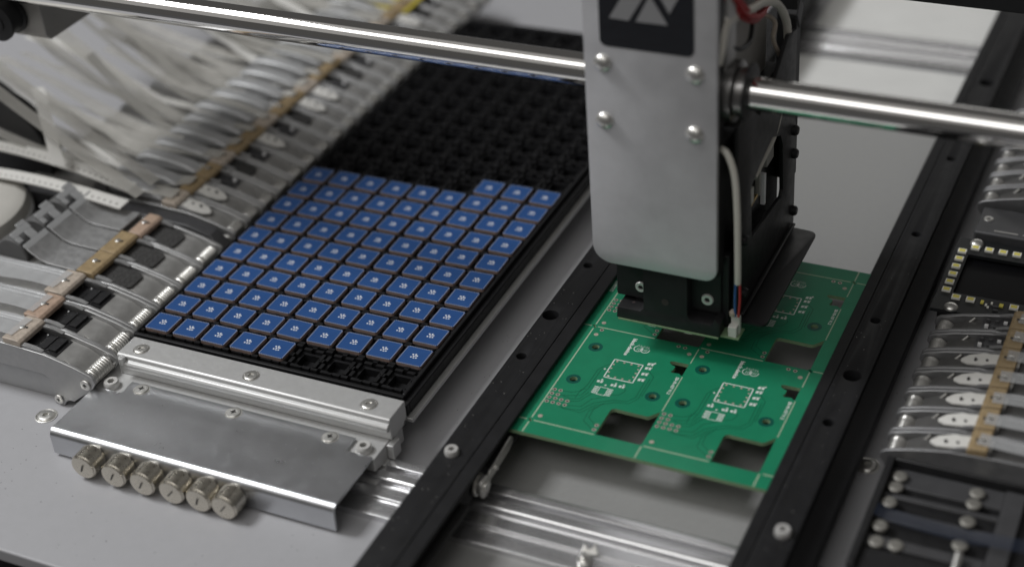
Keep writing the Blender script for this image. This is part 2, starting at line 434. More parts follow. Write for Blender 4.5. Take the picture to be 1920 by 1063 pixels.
for j in range(NY):
    for i in range(NX):
        cx, cy = i*PX, j*PY
        # inner ledge frame round the central well
        for (x0, x1, y0, y1) in ((-4.9, 4.9, -4.9, -3.6), (-4.9, 4.9, 3.6, 4.9), (-4.9, -3.6, -3.6, 3.6), (3.6, 4.9, -3.6, 3.6)):
            tb(cx+x0, cx+x1, cy+y0, cy+y1, -6.5, -3.0)
        # castellated walls: paired blocks on each side, corner nibs
        for sgn in (-1, 1):
            for k in (-1, 1):
                tb(cx+k*2.7-1.7, cx+k*2.7+1.7, cy+sgn*5.65-0.75, cy+sgn*5.65+0.75, -6.5, -1.5)
                tb(cx+sgn*5.65-0.75, cx+sgn*5.65+0.75, cy+k*2.7-1.7, cy+k*2.7+1.7, -6.5, -1.5)
                tb(cx+sgn*6.3-0.7, cx+sgn*6.3+0.7, cy+k*6.3-0.7, cy+k*6.3+0.7, -6.5, -0.9)
            tb(cx-1.0, cx+1.0, cy+sgn*6.55-0.4, cy+sgn*6.55+0.4, -6.5, -1.0)
            tb(cx+sgn*6.45-0.4, cx+sgn*6.45+0.4, cy-1.0, cy+1.0, -6.5, -1.0)
part('pocket_walls', mb, M['tray'], tray, smooth=0)

# ------------------------------------------------------------------ blue modules in the tray
def build_module():
    r = root('blue_module', (0, 0, 0), '', 'module')
    hs = 5.72
    c = 0.55
    b = MB().prism([(-hs+c, -hs), (hs-c, -hs), (hs, -hs+c), (hs, hs-c), (hs-c, hs), (-hs+c, hs), (-hs, hs-c), (-hs, -hs+c)], 0, 1.5, 'z')
    me = b.mesh('body', [M['chipblue'], M['chipside']])
    for p in me.polygons: p.material_index = 0 if p.normal.z > 0.5 else 1
    body = part('body', me, None, r, 0)
    mb = MB(); n = 13
    for k in range(n):
        t = -hs + 0.85 + (2*hs-1.7)*k/(n-1)
        for sgn in (-1, 1):
            mb.box(t-0.15, t+0.15, sgn*(hs-0.22)-0.24, sgn*(hs-0.22)+0.24, 1.2, 1.53)
            mb.box(sgn*(hs-0.22)-0.24, sgn*(hs-0.22)+0.24, t-0.15, t+0.15, 1.2, 1.53)
    part('edge_pads', mb, M['chippad'], r, smooth=0)
    # central mark: four small blots with a gap, like two stacked figures
    mb = MB()
    for (x, y, w, h) in ((-0.85, 0.75, 0.62, 0.5), (0.15, 0.95, 0.5, 0.62), (0.9, 0.35, 0.5, 0.5), (-0.25, -0.05, 0.62, 0.45),
                         (-0.95, -0.75, 0.5, 0.55), (0.1, -0.95, 0.62, 0.42), (0.95, -0.75, 0.55, 0.5), (0.35, 0.25, 0.4, 0.4)):
        mb.box(1.2*(x-w/2), 1.2*(x+w/2), 1.2*(y-h/2), 1.2*(y+h/2), 1.5, 1.53)
    part('centre_mark', mb, M['white'], r, smooth=0)
    return r
proto = None
rows = [(0, range(0, 5))] + [(j, range(0, 9)) for j in range(1, 10)] + [(10, range(6, 9))]
for j, cols in rows:
    for i in cols:
        lab = f'blue square module in the {ORD[j]} row from the tray front, {ORD[i]} column from the feeders'
        if proto is None: proto = build_module(); o = proto
        else: o = copy_tree(proto)
        o['label'] = lab; o['group'] = 'blue modules in the component tray'
        o.location = Vector((i*PX + random.uniform(-.2, .2), j*PY + random.uniform(-.2, .2), -1.5 + random.uniform(0, .12)))*MM
        o.rotation_euler = (random.uniform(-.013, .013), random.uniform(-.013, .013), random.uniform(-.022, .022))

# support plate under the tray
structure('tray_bed', MB().box(TX0+0.5, TX1+2.4, TY0-0.5, TY1+3, -9.6, -7.75).box(TX0+3, TX1-7, TY0+2, TY1, BASE+0.002, -9.6), M['milled'], 0.3)

# ------------------------------------------------------------------ tray holder
th = root('tray_holder', (56, -30, BASE), 'milled aluminium tray clamp with bent sheet cover and six round knobs', 'clamp')
def hl(pts): return [(y+30, z-BASE) for y, z in pts]
# clamp bar with raised bead along its front and an undercut step
bar = MB().prism(hl([(-14.2, -7.5), (-14.2, 1.2), (-26.0, 1.2), (-26.8, 0.6), (-26.8, -8.6), (-16.5, -8.6), (-16.5, -7.5)]), -60.5, 66.6, 'x')
part('clamp_bar', bar, M['milled'], th, 0.35)
bead = MB().prism(hl([(-26.7, -0.7), (-28.1, -1.0), (-28.9, -1.9), (-29.0, -3.0), (-28.6, -3.9), (-26.7, -4.2)]), -57.5, 66.4, 'x')
part('bead', bead, M['milled'], th, 0.25)
stop = MB().cyl((-57.2, 2.2, BASE*-1-1.2), 1.6, -1.4, 2.2, 'z', 16, ch=0.3)
part('stop_pin', stop, M['milled'], th)
# ledge block carrying the cover
part('ledge_block', MB().prism(hl([(-16.6, -17.0), (-16.6, -8.7), (-39.5, -8.7), (-39.5, -14.5), (-36.5, -14.5), (-36.5, -15.2)]), -65.4, 65.6, 'x'), M['milled'], th, 0.4)
part('end_foot', MB().prism(hl([(-30, -19.9), (-30, -15.3), (-34, -15.3), (-34, -17.4), (-45.5, -17.4), (-45.5, -19.9)]), 50, 66.8, 'x')
     .prism(hl([(-24, -15.4), (-24, -9.0), (-29.8, -9.0), (-29.8, -15.4)]), 65.7, 68.6, 'x'), M['milled'], th, 0.3)
# bent cover: constant-thickness sheet
def bent(y0, z0, yb, zb, rad, t, n=7):
    outer = [(y0, z0)]
    for k in range(n+1):
        a = PI/2 + PI/2*k/n
        outer.append((yb + rad + rad*math.cos(a), z0 - rad + rad*math.sin(a)))
    outer.append((yb, zb))
    inner = [(yb + t, zb)]
    for k in range(n+1):
        a = PI - PI/2*k/n
        inner.append((yb + rad + (rad-t)*math.cos(a), z0 - rad + (rad-t)*math.sin(a)))
    inner.append((y0, z0 - t))
    return outer + inner
cov = MB().prism(hl(bent(-39.4, -7.4, -69.6, -18.6, 3.2, 1.2)), -64.0, 65.2, 'x')
cov.prism(hl([(-31.6, -7.4), (-39.4, -7.4), (-39.4, -8.6), (-31.6, -8.6)]), -51.0, 53.6, 'x')
cover = part('cover_plate', cov, M['sheet'], th, 0, smooth=22)
for x in (3.8, 57.0, 110.6): screw('flat', th, (x-56, 9.1, 21.2)); 
for x in (3.8, 57.0, 110.6):
    o = bpy.data.objects.new('screw_seat', SC['seat']); link(o, th); o.location = Vector((x-56, 9.1, 21.16))*MM
for x in (11.8, 56.0, 100.0): screw('cross', th, (x-56, -4.7, 12.55))
for x in (11.8, 56.0, 100.0):
    o = bpy.data.objects.new('screw_seat', SC['seat']); link(o, th); o.location = Vector((x-56, -4.7, 12.58))*MM
for x in (-2.6, 115.2): screw('cap', th, (x-56, -5.6, 11.3), s=1.12)
# knurled knobs below the lip
knob = MB(); knob.lathe([(4.7, 0), (5.0, 0.4), (5.0, 1.2), (5.55, 1.5), (5.55, 7.6), (5.1, 8.1), (5.1, 8.4), (4.9, 8.55), (0.2, 8.75)], axis='-y', n=40)
kme = knob.mesh('knob', [M['nickel']], 25)
for k, x in enumerate((13.6, 27.8, 41.2, 54.6, 66.8, 78.2)):
    o = bpy.data.objects.new('knob', kme); link(o, th)
    o.location = Vector((x-56, -39.7, 6.9 - 0.12*k))*MM
    o.rotation_euler = (0.03, 0, 0)
    sl = part('slot', MB().box(-0.28, 0.28, -9.1, -8.7, -1.7, 1.7), M['socket'], o, rot=(0, random.uniform(0.35, 0.8), 0))

# ------------------------------------------------------------------ conveyor rails
def rail_bar(name, parent, x0, x1, y0, y1, h, holes, zt, ox, oy, m_=None):
    loops = [[(x0-ox, y0-oy), (x1-ox, y0-oy), (x1-ox, y1-oy), (x0-ox, y1-oy)]] + [circle(hx-ox, hy-oy, r, 20) for hx, hy, r in holes]
    return part(name, outline_mesh(name, loops, h, M['blackrail'], 0.3), None, parent, loc=(0, 0, zt-BASE))
RY0, RY1 = -118, 430
lr = root('conveyor_rail', (157, 0, BASE), 'black conveyor rail between the component tray and the green board', 'rail')
rail_bar('top_bar', lr, 148.6, 161.2, RY0, RY1, 6.0, [(152.6, 57.2, 3.4), (153.0, 27.4, 2.1), (153.0, 96.2, 2.0), (153.2, 190, 2.1), (153.2, 250, 3.4)], 1.0, 157, 0)
part('cover_strip', MB().box(161.35-157, 167.0-157, RY0, RY1, 19.0, 20.8), M['blackrail'], lr, 0.3)
part('web', MB().box(150.5-157, 156.0-157, RY0, RY1, 0.05, 14.9).box(157.0-157, 161.5-157, RY0, RY1, 3.0, 14.95).box(156.0-157, 157.0-157, RY0, RY1, 3.0, 9), M['blackrail'], lr)
part('hole_floor', MB().box(149.2-157, 160.5-157, 10, 260, 15.0, 15.6), M['blackrail'], lr)
part('belt_guide', MB().box(161.55-157, 164.4-157, RY0, RY1, 8.0, 17.6), M['blackrail'], lr, 0.3)
mb = MB().box(164.6-157, 168.3-157, RY0, -52, 12.4, 13.8).box(164.6-157, 168.3-157, -30, 330, 13.2, 14.6)
for k in range(0, 60): mb.box(164.7-157, 168.2-157, -30+2*k, -29+2*k, 12.6, 13.2)
part('belt', mb, M['belt'], lr)
pl = part('pulley', MB().lathe([(4.4, 0), (4.4, 0.6), (3.6, 0.7), (3.6, 2.6), (4.4, 2.7), (4.4, 3.3), (2.2, 3.5), (2.2, 4.2), (0.3, 4.2)], axis='x', n=28), M['steel'], lr, loc=(8.2, -39.5, 12.6))
lk = MB(); lk.prism([(-2.6, -1.9), (14.5, -2.6), (18, -1.4), (18.6, 0.6), (17, 2.2), (12, 2.2), (2, 1.9), (-1.6, 2.3), (-3, 0.6)], 0, 0.9, 'x')
lko = part('link_plate', lk, M['steel'], lr, 0.25, loc=(10.6, -33.0, 14.2), rot=(0.10, 0, 0))
part('rivet', MB().lathe([(1.2, 0), (1.2, 0.6), (0.7, 1.0)], axis='x', n=14), M['steel'], lko, loc=(0.9, 2.6, 0))
screw('cap', lr, (153.6-157, -35.6, 20.9), s=0.95)
rr_ = root('conveyor_rail', (278, 0, BASE), 'black conveyor rail between the green board and the right hand feeders', 'rail')
rail_bar('top_bar', rr_, 271.5, 283.5, RY0, RY1, 6.0, [(277.6, 58.4, 3.5), (276.8, 28.0, 2.1), (276.8, 96.4, 2.0), (277.2, 164.2, 2.0), (277.2, 232.4, 2.0), (277.4, 312, 3.5)], 1.0, 278, 0)
part('hole_floor', MB().box(272.2-278, 283-278, 10, 330, 15.0, 15.6), M['blackrail'], rr_)
part('cover_strip', MB().box(266.8-278, 271.3-278, RY0, RY1, 19.0, 20.8), M['blackrail'], rr_, 0.3)
part('web', MB().box(276-278, 282-278, RY0, RY1, 0.05, 14.9), M['blackrail'], rr_)
part('side_channel', MB().prism([(5.7, 19.2), (5.7, 8), (12.6, 8), (12.6, 13.5), (9, 15.5)], RY0, RY1, 'y'), M['blackrail'], rr_, 0.4)
part('belt', MB().box(264.6-278, 268.0-278, -60, 330, 13.0, 14.6), M['belt'], rr_)
screw('cap', rr_, (278.6-278, -34.6, 20.9), s=1.0)
part('chain_pin', MB().box(265.2-278, 266.7-278, -36, -26, 12.5, 15.5), M['steel'], rr_, 0.4)

# ------------------------------------------------------------------ green board panel
PZ = -2.0
BX, BY, PW, PH = 171.0, -4.5, 45.0, 64.2
pcb = root('circuit_board_panel', (216, 60, PZ-1.6), 'bare green circuit board panel of four boards held between black rails', 'circuit board')
OX, OY = 216, 60
def cutouts():
    L = []
    for a in (0, 1):
        for b in (0, 1):
            ox, oy = BX + a*PW - OX, BY + b*PH - OY
            big = [(26.4, 0.2), (26.4, 15.0), (26.7, 16.2), (27.8, 16.9), (40.6, 16.6), (41.4, 16.9), (44.7, 20.9), (44.75, 1.4), (44.2, 0.2)]
            small = [(37.1, 51.9), (37.5, 50.8), (38.6, 49.9), (40.1, 49.4), (40.1, 47.0), (39.5, 46.0), (40.2, 45.3), (43.2, 45.6), (44.2, 44.5), (44.7, 45.0), (44.7, 52.4), (38.4, 52.4)]
            L.append([(x+ox, y+oy) for x, y in big]); L.append([(x+ox, y+oy) for x, y in small])
            for hx, hy in ((5.8, 51.0), (5.6, 28.7), (38.4, 28.7)): L.append(circle(hx+ox, hy+oy, 1.55, 18))
    for (sx, sy) in ((0.0, 0.0), (0.0, PH), (90, PH), (90, 2*PH), (0, 2*PH)):
        ox, oy = BX + sx - OX, BY + sy - OY
        L.append([(ox-1.1, oy+0.5), (ox-0.5, oy+1.0), (ox+1.1, oy-0.5), (ox+0.5, oy-1.0)])
    return L
outl = [(163.2-OX, -12.2-OY), (269.0-OX, -12.2-OY), (269.0-OX, 132.4-OY), (163.2-OX, 132.4-OY)]
part('board', outline_mesh('board', [outl] + cutouts(), 1.6, [M['green'], M['greenedge']]), None, pcb, loc=(0, 0, 1.6))
SZ = 1.6
mb = MB()
def sline(x0, y0, x1, y1, w=0.55): mb.line2d([(x0-OX, y0-OY), (x1-OX, y1-OY)], w, SZ+0.015)
XL, XC, XR = BX, BX+PW, BX+2*PW
YF, YM, YB = BY, BY+PH, BY+2*PH
sline(XL, YF+1.4, XL, YM-1.4); sline(XL, YM+1.4, XL, YB-1.4); sline(XL, -12, XL, YF-1.2); sline(XL, YB+1.2, XL, 132.2)
sline(164, YF, XL-1.4, YF); sline(164, YM, XL-1.4, YM); sline(164, YB, XL-1.4, YB)
for b in (0, 1):
    y = YF if b == 0 else YM
    sline(XL+1.4, y, XL+26, y); sline(XC+0.6, y, XC+26, y)
sline(XL+1.4, YB, XR-1.4, YB); sline(XR+1.2, YF, 268.5, YF); sline(XR+1.2, YM, 268.5, YM); sline(XR+1.2, YB, 268.5, YB)
for a in (XC, XR):
    for b in (0, 1):
        y = YF + b*PH
        sline(a, y+21.5, a, y+44.0, 0.45); sline(a, y+53.2, a, y+PH-1, 0.45)
    sline(a, -12, a, YF-0.4); sline(a, YB+1, a, 132.2)
part('score_lines', mb, M['score'], pcb, smooth=0)

# one board's print, pads, traces; meshes shared by the four boards
def board_print():
    out = {}
    s = MB(); z = SZ + 0.012
    sq = [(16.1, 46.0), (28.0, 46.0), (28.2, 34.0), (16.2, 34.0)]
    for a, b in zip(sq, sq[1:] + sq[:1]):
        s.line2d([a, b], 0.45, z)
    # cloud-shaped logo: two lobes with a saw-tooth top
    for cx in (22.3, 25.2):
        s.line2d([(cx + 1.75*math.cos(t), 55.6 + 1.9*math.sin(t)) for t in [PI*0.78 + k*PI*1.3/10 for k in range(11)]], 0.34, z)
    zz = [(20.9, 56.8)] + [(21.3 + 0.42*k, 57.6 + (0.55 if k % 2 else -0.9) + 0.2*math.sin(k)) for k in range(13)]
    s.line2d(zz, 0.26, z + 0.001)
    for k in range(6): s.line2d([(21.9+0.75*k, 54.6), (22.2+0.75*k, 56.0)], 0.2, z+0.002)
    # small designators
    for (x, y) in ((14.7, 38.8), (18.9, 29.2), (16.4, 32.0), (22.4, 31.4), (25.6, 31.6), (32.0, 48.6)):
        s.line2d([(x-0.5, y), (x+0.5, y)], 0.28, z); s.line2d([(x, y-0.55), (x, y+0.55)], 0.28, z+0.001)
    s.line2d([(17.6, 34.9), (17.9, 35.3)], 0.9, z + 0.003)
    # chip outline
    for a, b in (((17.3, 27.6), (20.9, 27.6)), ((17.3, 23.0), (20.9, 23.0)), ((17.4, 23), (17.4, 27.6)), ((20.8, 23), (20.8, 27.6))): s.line2d([a, b], 0.28, z+0.002)
    # resistor outlines in the right-hand column
    for y in (47.4, 44.6, 40.7, 36.8):
        for k in range(4): s.line2d([(29.6+0.65*k, y-0.9+0.15*k), (29.9+0.65*k, y+0.9+0.15*k)], 0.27, z)
    for (x, y) in ((15.9, 30.7), (21.8, 30.1), (25.1, 30.3)):
        for k in range(4): s.line2d([(x-1.0+0.65*k, y-0.7), (x-0.8+0.65*k, y+0.7)], 0.25, z)
    out['silkscreen'] = s.mesh('silkscreen', [M['silk']], 0)
    p = MB(); z = SZ + 0.022
    def pad(x, y, r=0.85, h=0.48):
        p.cyl((x, y, 0), r, SZ, z, n=14); p.cyl((x, y, 0), h, z, z+0.008, n=10, mi=1)
    for (x, y) in ((1.3, 20.2), (3.8, 20.2), (1.3, 17.6), (3.8, 17.6), (1.3, 15.05), (3.8, 15.05), (6.3, 15.05), (8.8, 15.05), (1.3, 12.5), (3.8, 12.5), (6.3, 12.5), (8.8, 12.5),
                   (25.0, 5.3), (25.0, 2.6), (3.8, 62.5), (36.8, 62.4), (39.6, 62.2)): pad(x, y)
    for (x, y) in ((2.7, 3.3), (2.7, 59.0), (42.5, 58.9)):
        p.cyl((x, y, 0), 0.95, SZ, z, n=16, mi=2)
    for k in range(4):                                             # castellation pads inside the square
        u = 17.5 + 3.0*k
        for y in (35.0, 45.0): p.box(u-0.4, u+0.4, y-0.5, y+0.5, SZ, z, 2)
    for k in range(3):
        for x in (16.9, 27.2): p.box(x-0.4, x+0.4, 37.5+2.6*k-0.4, 37.5+2.6*k+0.4, SZ, z, 2)
    for k in range(5):                                             # chip pads
        for x in (16.1, 22.0): p.box(x-0.9, x+0.9, 23.2+0.95*k, 23.2+0.95*k+0.5, SZ, z+0.003, 3)
    for y in (47.4, 44.6, 40.7, 36.8):
        for d in (-0.75, 0.75): p.box(30.6+d-0.45, 30.6+d+0.45, y-0.65, y+0.65, SZ, z+0.004, 3)
    for (x, y) in ((15.9, 30.7), (21.8, 30.1), (25.1, 30.3)):
        for d in (-0.7, 0.7): p.box(x+d-0.4, x+d+0.4, y-0.6, y+0.6, SZ, z+0.004, 3)
    out['pads'] = p.mesh('pads', [M['copper'], M['hole'], M['palebrown'], M['silk']], 0)
    for q, (hx, hy) in enumerate(((5.8, 51.0), (5.6, 28.7), (38.4, 28.7))):
        r = MB(); n = 28; v = []; f = []
        for k in range(n):
            a = 2*PI*k/n
            v += [(hx + 1.58*math.cos(a), hy + 1.58*math.sin(a), SZ+0.01), (hx + 2.95*math.cos(a), hy + 2.95*math.sin(a), SZ+0.01)]
            f.append((2*k, 2*k+1, (2*k+3) % (2*n), (2*k+2) % (2*n)))
        r.add(v, f); out['hole_ring' + 'abc'[q]] = r.mesh('hole_ring', [M['greenring']], 0)
    t = MB()
    tr = [[(4.6, 17.6), (8.5, 18.6), (12.4, 20.2), (13.4, 25.5), (13.6, 38.0), (15.6, 40.2)], [(4.6, 20.4), (8.2, 20.8), (11.2, 22.5), (12.2, 27.0), (12.3, 37.4), (13.8, 40.6), (16.0, 42.6)],
          [(9.6, 15.2), (13, 16.6), (15.4, 21.6), (16.0, 22.6)], [(9.6, 12.6), (15, 13.8), (17.2, 19.6), (21.6, 22.4)], [(7.0, 12.2), (9.0, 10.4), (15.4, 11.6), (18.6, 17.2), (24.8, 21.4), (30.4, 22.6), (32.6, 26.0), (32.4, 36.0)],
          [(7.2, 10.8), (16.2, 10.2), (19.8, 16.2), (26.2, 20.4), (31.6, 21.6), (33.8, 25.4), (33.6, 38.6)], [(24.2, 5.4), (20.4, 8.6), (20.2, 13.4), (22.6, 18.8)], [(24.1, 2.7), (19.2, 6.2), (18.9, 12.4), (20.8, 16.0)],
          [(22.8, 24.0), (26.0, 25.2), (27.4, 28.0), (27.0, 29.6)], [(10.8, 18.0), (11.0, 23.4), (12.6, 24.6)], [(6.0, 17.6), (9.4, 16.8), (12.6, 18.0), (14.4, 23.0)], [(34.6, 27.2), (34.6, 40.2), (31.8, 43.0)]]
    for q in tr: t.line2d(q, 0.32, SZ+0.006, 0.012)
    out['traces'] = t.mesh('traces', [M['greendark']], 0)
    return out
BP = board_print()
code_me = text_mesh('SB-V0-107 V1.2', 1.75, M['silk']); brand_me = text_mesh('black-device', 2.35, M['silk'], bold=0.09)
for a in (0, 1):
    for b in (0, 1):
        off = (BX + a*PW - OX, BY + b*PH - OY, 0)
        for nm, me in BP.items():
            o = part('hole_ring' if nm.startswith('hole') else nm, me, None, pcb, loc=off)
        o = part('brand_text', brand_me, None, pcb, loc=(off[0]+18.9, off[1]+55.7, SZ+0.02), rot=(0, 0, -PI/2))
        o = part('code_text', code_me, None, pcb, loc=(off[0]+43.4, off[1]+37.6, SZ+0.02), rot=(0, 0, -PI/2))
part('margin_text', text_mesh('S150818  PR3  SM2018', 2.3, M['silk']), None, pcb, loc=(168.0-OX, 96-OY, SZ+0.02), rot=(0, 0, PI/2))

# ------------------------------------------------------------------ tape feeders
# local frame: origin on the base plate under the nose tip, the body running along -x, z up from the plate
PROF = [(0, 16), (0.3, 18.2), (2, 19.6), (10, 22), (19, 24), (24, 25), (41, 26), (118, 26.6), (118, 14.6), (27, 14.6), (25, 13.6), (23.4, 10), (22.8, 3),
        (24.2, 1.4), (24.2, 0.05), (19.4, 0.05), (18.2, 2.2), (16.4, 3.4), (13.6, 3.6), (10.7, 6), (6.0, 9.5), (2.0, 12.8)]
def top_at(u):
    pts = PROF[1:8]
    for (a, za), (b, zb) in zip(pts, pts[1:]):
        if a <= u <= b: return za + (zb-za)*(u-a)/(b-a)
    return pts[-1][1]
_mesh = {}
def fm(key, fn):
    if key not in _mesh: _mesh[key] = fn()
    return _mesh[key]
def put(name, me, parent, loc=(0, 0, 0), rot=None, bevel=0):
    return part(name, me, None, parent, bevel, loc=loc, rot=rot)
def feeder(loc, rz, w, label, group, style, LEN=118, shaded=False):
    FE, FD = (M['shaded'], M['shaded_deck']) if shaded else (M['feeder'], M['feeder_dark'])
    """style: dict(clip, tape, film, tail)"""
    r = root('tape_feeder', loc, label, 'feeder', group, rz)
    k = (w,)
    side = fm(('side', w, LEN, shaded), lambda: MB().prism([(-min(u, LEN), z) for u, z in PROF], -0.8, 0.8, 'y').mesh('side_plate', [FE]))
    for s in (-1, 1): put('side_plate', side, r, (0, s*(w/2-0.8), 0), bevel=0.3)
    def deck():
        mb = MB(); pts = []
        us = [7, 9, 11, 13, 15, 17, 19, 22]
        for u in us: pts.append((-u, 0, top_at(u) - 2.6 - max(0, 13-u)*0.35))
        mb.ribbon(pts, w-3.4, 1.2)
        mb.ribbon([(-u, 0, top_at(u) - 4.2) for u in (22, 30, 40)], w-3.4, 0.8)
        mb.ribbon([(-u, 0, top_at(u) - 1.2) for u in (38.2, 60, LEN-24, LEN-1)], w-3.4, 1.0)
        return mb.mesh('deck', [FD])
    put('deck', fm(('deck', w, LEN, shaded), deck), r)
    def lips():
        mb = MB()
        for s in (-1, 1):
            mb.prism([(-u, top_at(u) + dz) for u, dz in ((25, 0.3), (38, 0.3), (38, 1.3), (29, 1.3))], s*(w/2-1.6)-1.0, s*(w/2-1.6)+1.0, 'y')
        return mb.mesh('tape_lip', [FE])
    put('tape_lip', fm(('lip', w, shaded), lips), r)
    put('web', fm(('web', w, LEN), lambda: MB().box(1-LEN, -23, -0.6, 0.6, 0.3, 15).mesh('web', [M['web']])), r, (0, -w/2+4.2, 0))
    def spring():
        n = 9*14; L = w - 4.4
        pts = [(3.0*math.cos(2*PI*i/14), -L/2 + L*i/n, 3.0*math.sin(2*PI*i/14)) for i in range(n+1)]
        return MB().tube(pts, 0.66, 6).mesh('spring', [M['steel']], 60)
    put('spring', fm(('spring', w), spring), r, (-4.9, 0.2, 15.6))
    put('axle', fm(('axle', w), lambda: MB().cyl((0, 0, 0), 2.3, -w/2+1.2, w/2-1.2, 'y', 14).mesh('axle', [M['steel']])), r, (-4.9, 0, 15.6))
    put('pin', fm('pin', lambda: MB().cyl((0, 0, 0), 0.55, -1, 5.0, 'z', 10).mesh('pin', [M['steel']])), r, (-12.5, -w/2+3.4, 19.0), (0.25, -0.75, 0))
    t = style['tape']
    if t == 'black':
        def f():
            mb = MB().ribbon([(-u, 0, top_at(u) - 2.2) for u in (20.5, 24, 30, 40)], w-4.6, 0.8)
            for i in range(3): mb.box(-36+5.2*i, -32.4+5.2*i, -w/2+5.2, w/2-3.2, 22.6, 23.8, 1)
            for i in range(4): mb.cyl((-37+4.6*i, w/2-3.4, 0), 0.5, 23.0, 23.95 - 0.18*i, n=10, mi=2)
            return mb.mesh('carrier_tape', [M['tapeblack'], M['black'], M['dot']])
    elif t == 'foam':
        def f():
            return MB().ribbon([(-u, 0, top_at(u) - 1.6) for u in (17.5, 19, 24, 30, 40)], [w-9, w-5, w-4, w-4, w-4], 1.0).mesh('carrier_tape', [M['foam']])
    elif t == 'paper':
        def f():
            q = [(-u, top_at(u) - 0.6) for u in (16, 22, 26, 38)]
            mb = MB().ribbon([(-38, 0, 26.2), (-30, 0, 25.9), (-24, 0, 25.0), (-19, 0, 23.7), (-16.5, 0, 22.9)], [w-4.4, w-4.4, w-4.8, w-6.6, 1.5], 0.7)
            for i in range(4): mb.cyl((-34.5+4.2*i, 0.9, 0), 0.55, 24.2, 26.62-0.28*i, n=10, mi=1)
            return mb.mesh('carrier_tape', [M['paper'], M['darkdot']])
    else:
        def f():
            mb = MB().ribbon([(-u, 0, top_at(u) - 1.9) for u in (19, 24, 30, 40)], w-4.4, 0.8)
            for i in range(5):
                for s in (-1, 1): mb.box(-35+3.3*i, -33.6+3.3*i, s*2-0.6, s*2+0.6, 23.2, 24.5, 1 if (i+s) % 4 == 1 else 0)
            return mb.mesh('carrier_tape', [M['darkgrey'], M['dot']])
    put('carrier_tape', fm(('tape', w, t), f), r)
    cm, cu0, cu1 = style['clip']
    def clip():
        mb = MB().prism([(-cu0, top_at(cu0)+0.2), (-cu1, top_at(cu1)+0.2), (-cu1, top_at(cu1)+3.0), (-cu0-1.2, top_at(cu0)+3.0), (-cu0, top_at(cu0)+2.0)], -w/2+0.15, w/2-0.15, 'y')
        return mb.mesh('clip', [M[cm]])
    c = put('clip', fm(('clip', w, cm, cu0, cu1), clip), r, bevel=0.3)
    put('clip_screw', fm('clip_screw', lambda: MB().lathe([(1.3, 0), (1.3, 0.2), (0.9, 0.4)], n=12).cyl((2.0, 0.3, 0), 0.6, 0, 0.06, n=10, mi=1).mesh('clip_screw', [M['steel'], M['darkdot']])), c, (-(cu0+cu1)/2-1, 0.6, top_at(40)+3.0))
    if style.get('film'):
        ff = style['film']
        pts = []; n = 12
        for i in range(n+1):
            q = i/n; u = cu1 - 4 + (ff['len'])*q
            pts.append((-u, ff['dy']*q + 0.8*math.sin(q*7+ff['ph']), top_at(min(u, 117)) + 3.4*(1-q) + ff['rise']*q**ff.get('pw', 1.25) + ff['sag']*math.sin(q*PI) + ff.get('wav', 0.0)*math.sin(q*9+ff['ph'])))
        sd = [(0, math.cos(ff['tw']*i/n), math.sin(ff['tw']*i/n)) for i in range(n+1)]
        put('cover_film', MB().ribbon(pts, ff.get('w', w-4.5), 0.12, sd).mesh('cover_film', [M[ff.get('mt', 'film')]], 60), r)
    if style.get('hump'):
        def hump():
            pr = [(-41, 26.4), (-76, 26.9), (-77.5, 28.4), (-75, 31.2), (-69, 32.6), (-58, 32.2), (-48, 30.6), (-42.5, 28.6)]
            mb = MB().prism(pr, -w/2+2.6, w/2-2.6, 'y')
            return mb.mesh('film_guide', [M['web']])
        put('film_guide', fm(('hump', w), hump), r, (style['hump'], 0, 0), bevel=1.0)
        put('guide_slot', fm(('slot', w), lambda: MB().box(-74, -66, -w/2+1.4, w/2-1.4, 27.0, 29.4).mesh('guide_slot', [M['wheel']])), r, (style['hump']-6, 0, 0))
    if style.get('tail'):
        def tail():
            mb = MB().ribbon([(-43, 0, 27.6), (-58, 0, 28.2), (-62, 0, 29.4), (-68, 0, 33.4)], w-1.2, 1.0)
            return mb.mesh('tail_guide', [FE])
        g = put('tail_guide', fm(('tail', w), tail), r, bevel=0.2)
        def hook():
            mb = MB().box(-3, 0, -w*0.45, w*0.45, -0.5, 0.5).box(-7.5, -3, -w*0.08, w*0.18, -0.5, 0.5).box(-10.5, -7.5, -w*0.45, w*0.22, -0.5, 0.5).box(-7.5, -4.5, -w*0.45, -w*0.30, -0.5, 0.5)
            mb.box(-12.5, -10.5, -w*0.1, w*0.22, -0.5, 0.5)
            return mb.mesh('hook', [M['web']])
        put('hook', fm(('hook', w), hook), g, (-67.6, 0, 33.2), (0, 0.62, 0), bevel=0.2)
        put('wheel', fm(('wheel', w), lambda: MB().cyl((0, 0, 0), 8.2, -w/2+2.2, w/2-5, 'y', 30, ch=0.6).mesh('wheel', [M['wheel']])), r, (-79, 0, 27.5))
    put('screw', SC['cross'], r, (-4.9, -w/2-0.1, 14.6), (PI/2, 0, 0)).scale = (0.85, 0.85, 1)
    put('screw', SC['cross'], r, (-21.3, -w/2-0.1, 3.2), (PI/2, 0, 0)).scale = (0.75, 0.75, 1)
    return r
def film(len_, rise, sag=0, dy=0, tw=0, ph=0, **kw): return dict(len=len_, rise=rise, sag=sag, dy=dy, tw=tw, ph=ph, **kw)

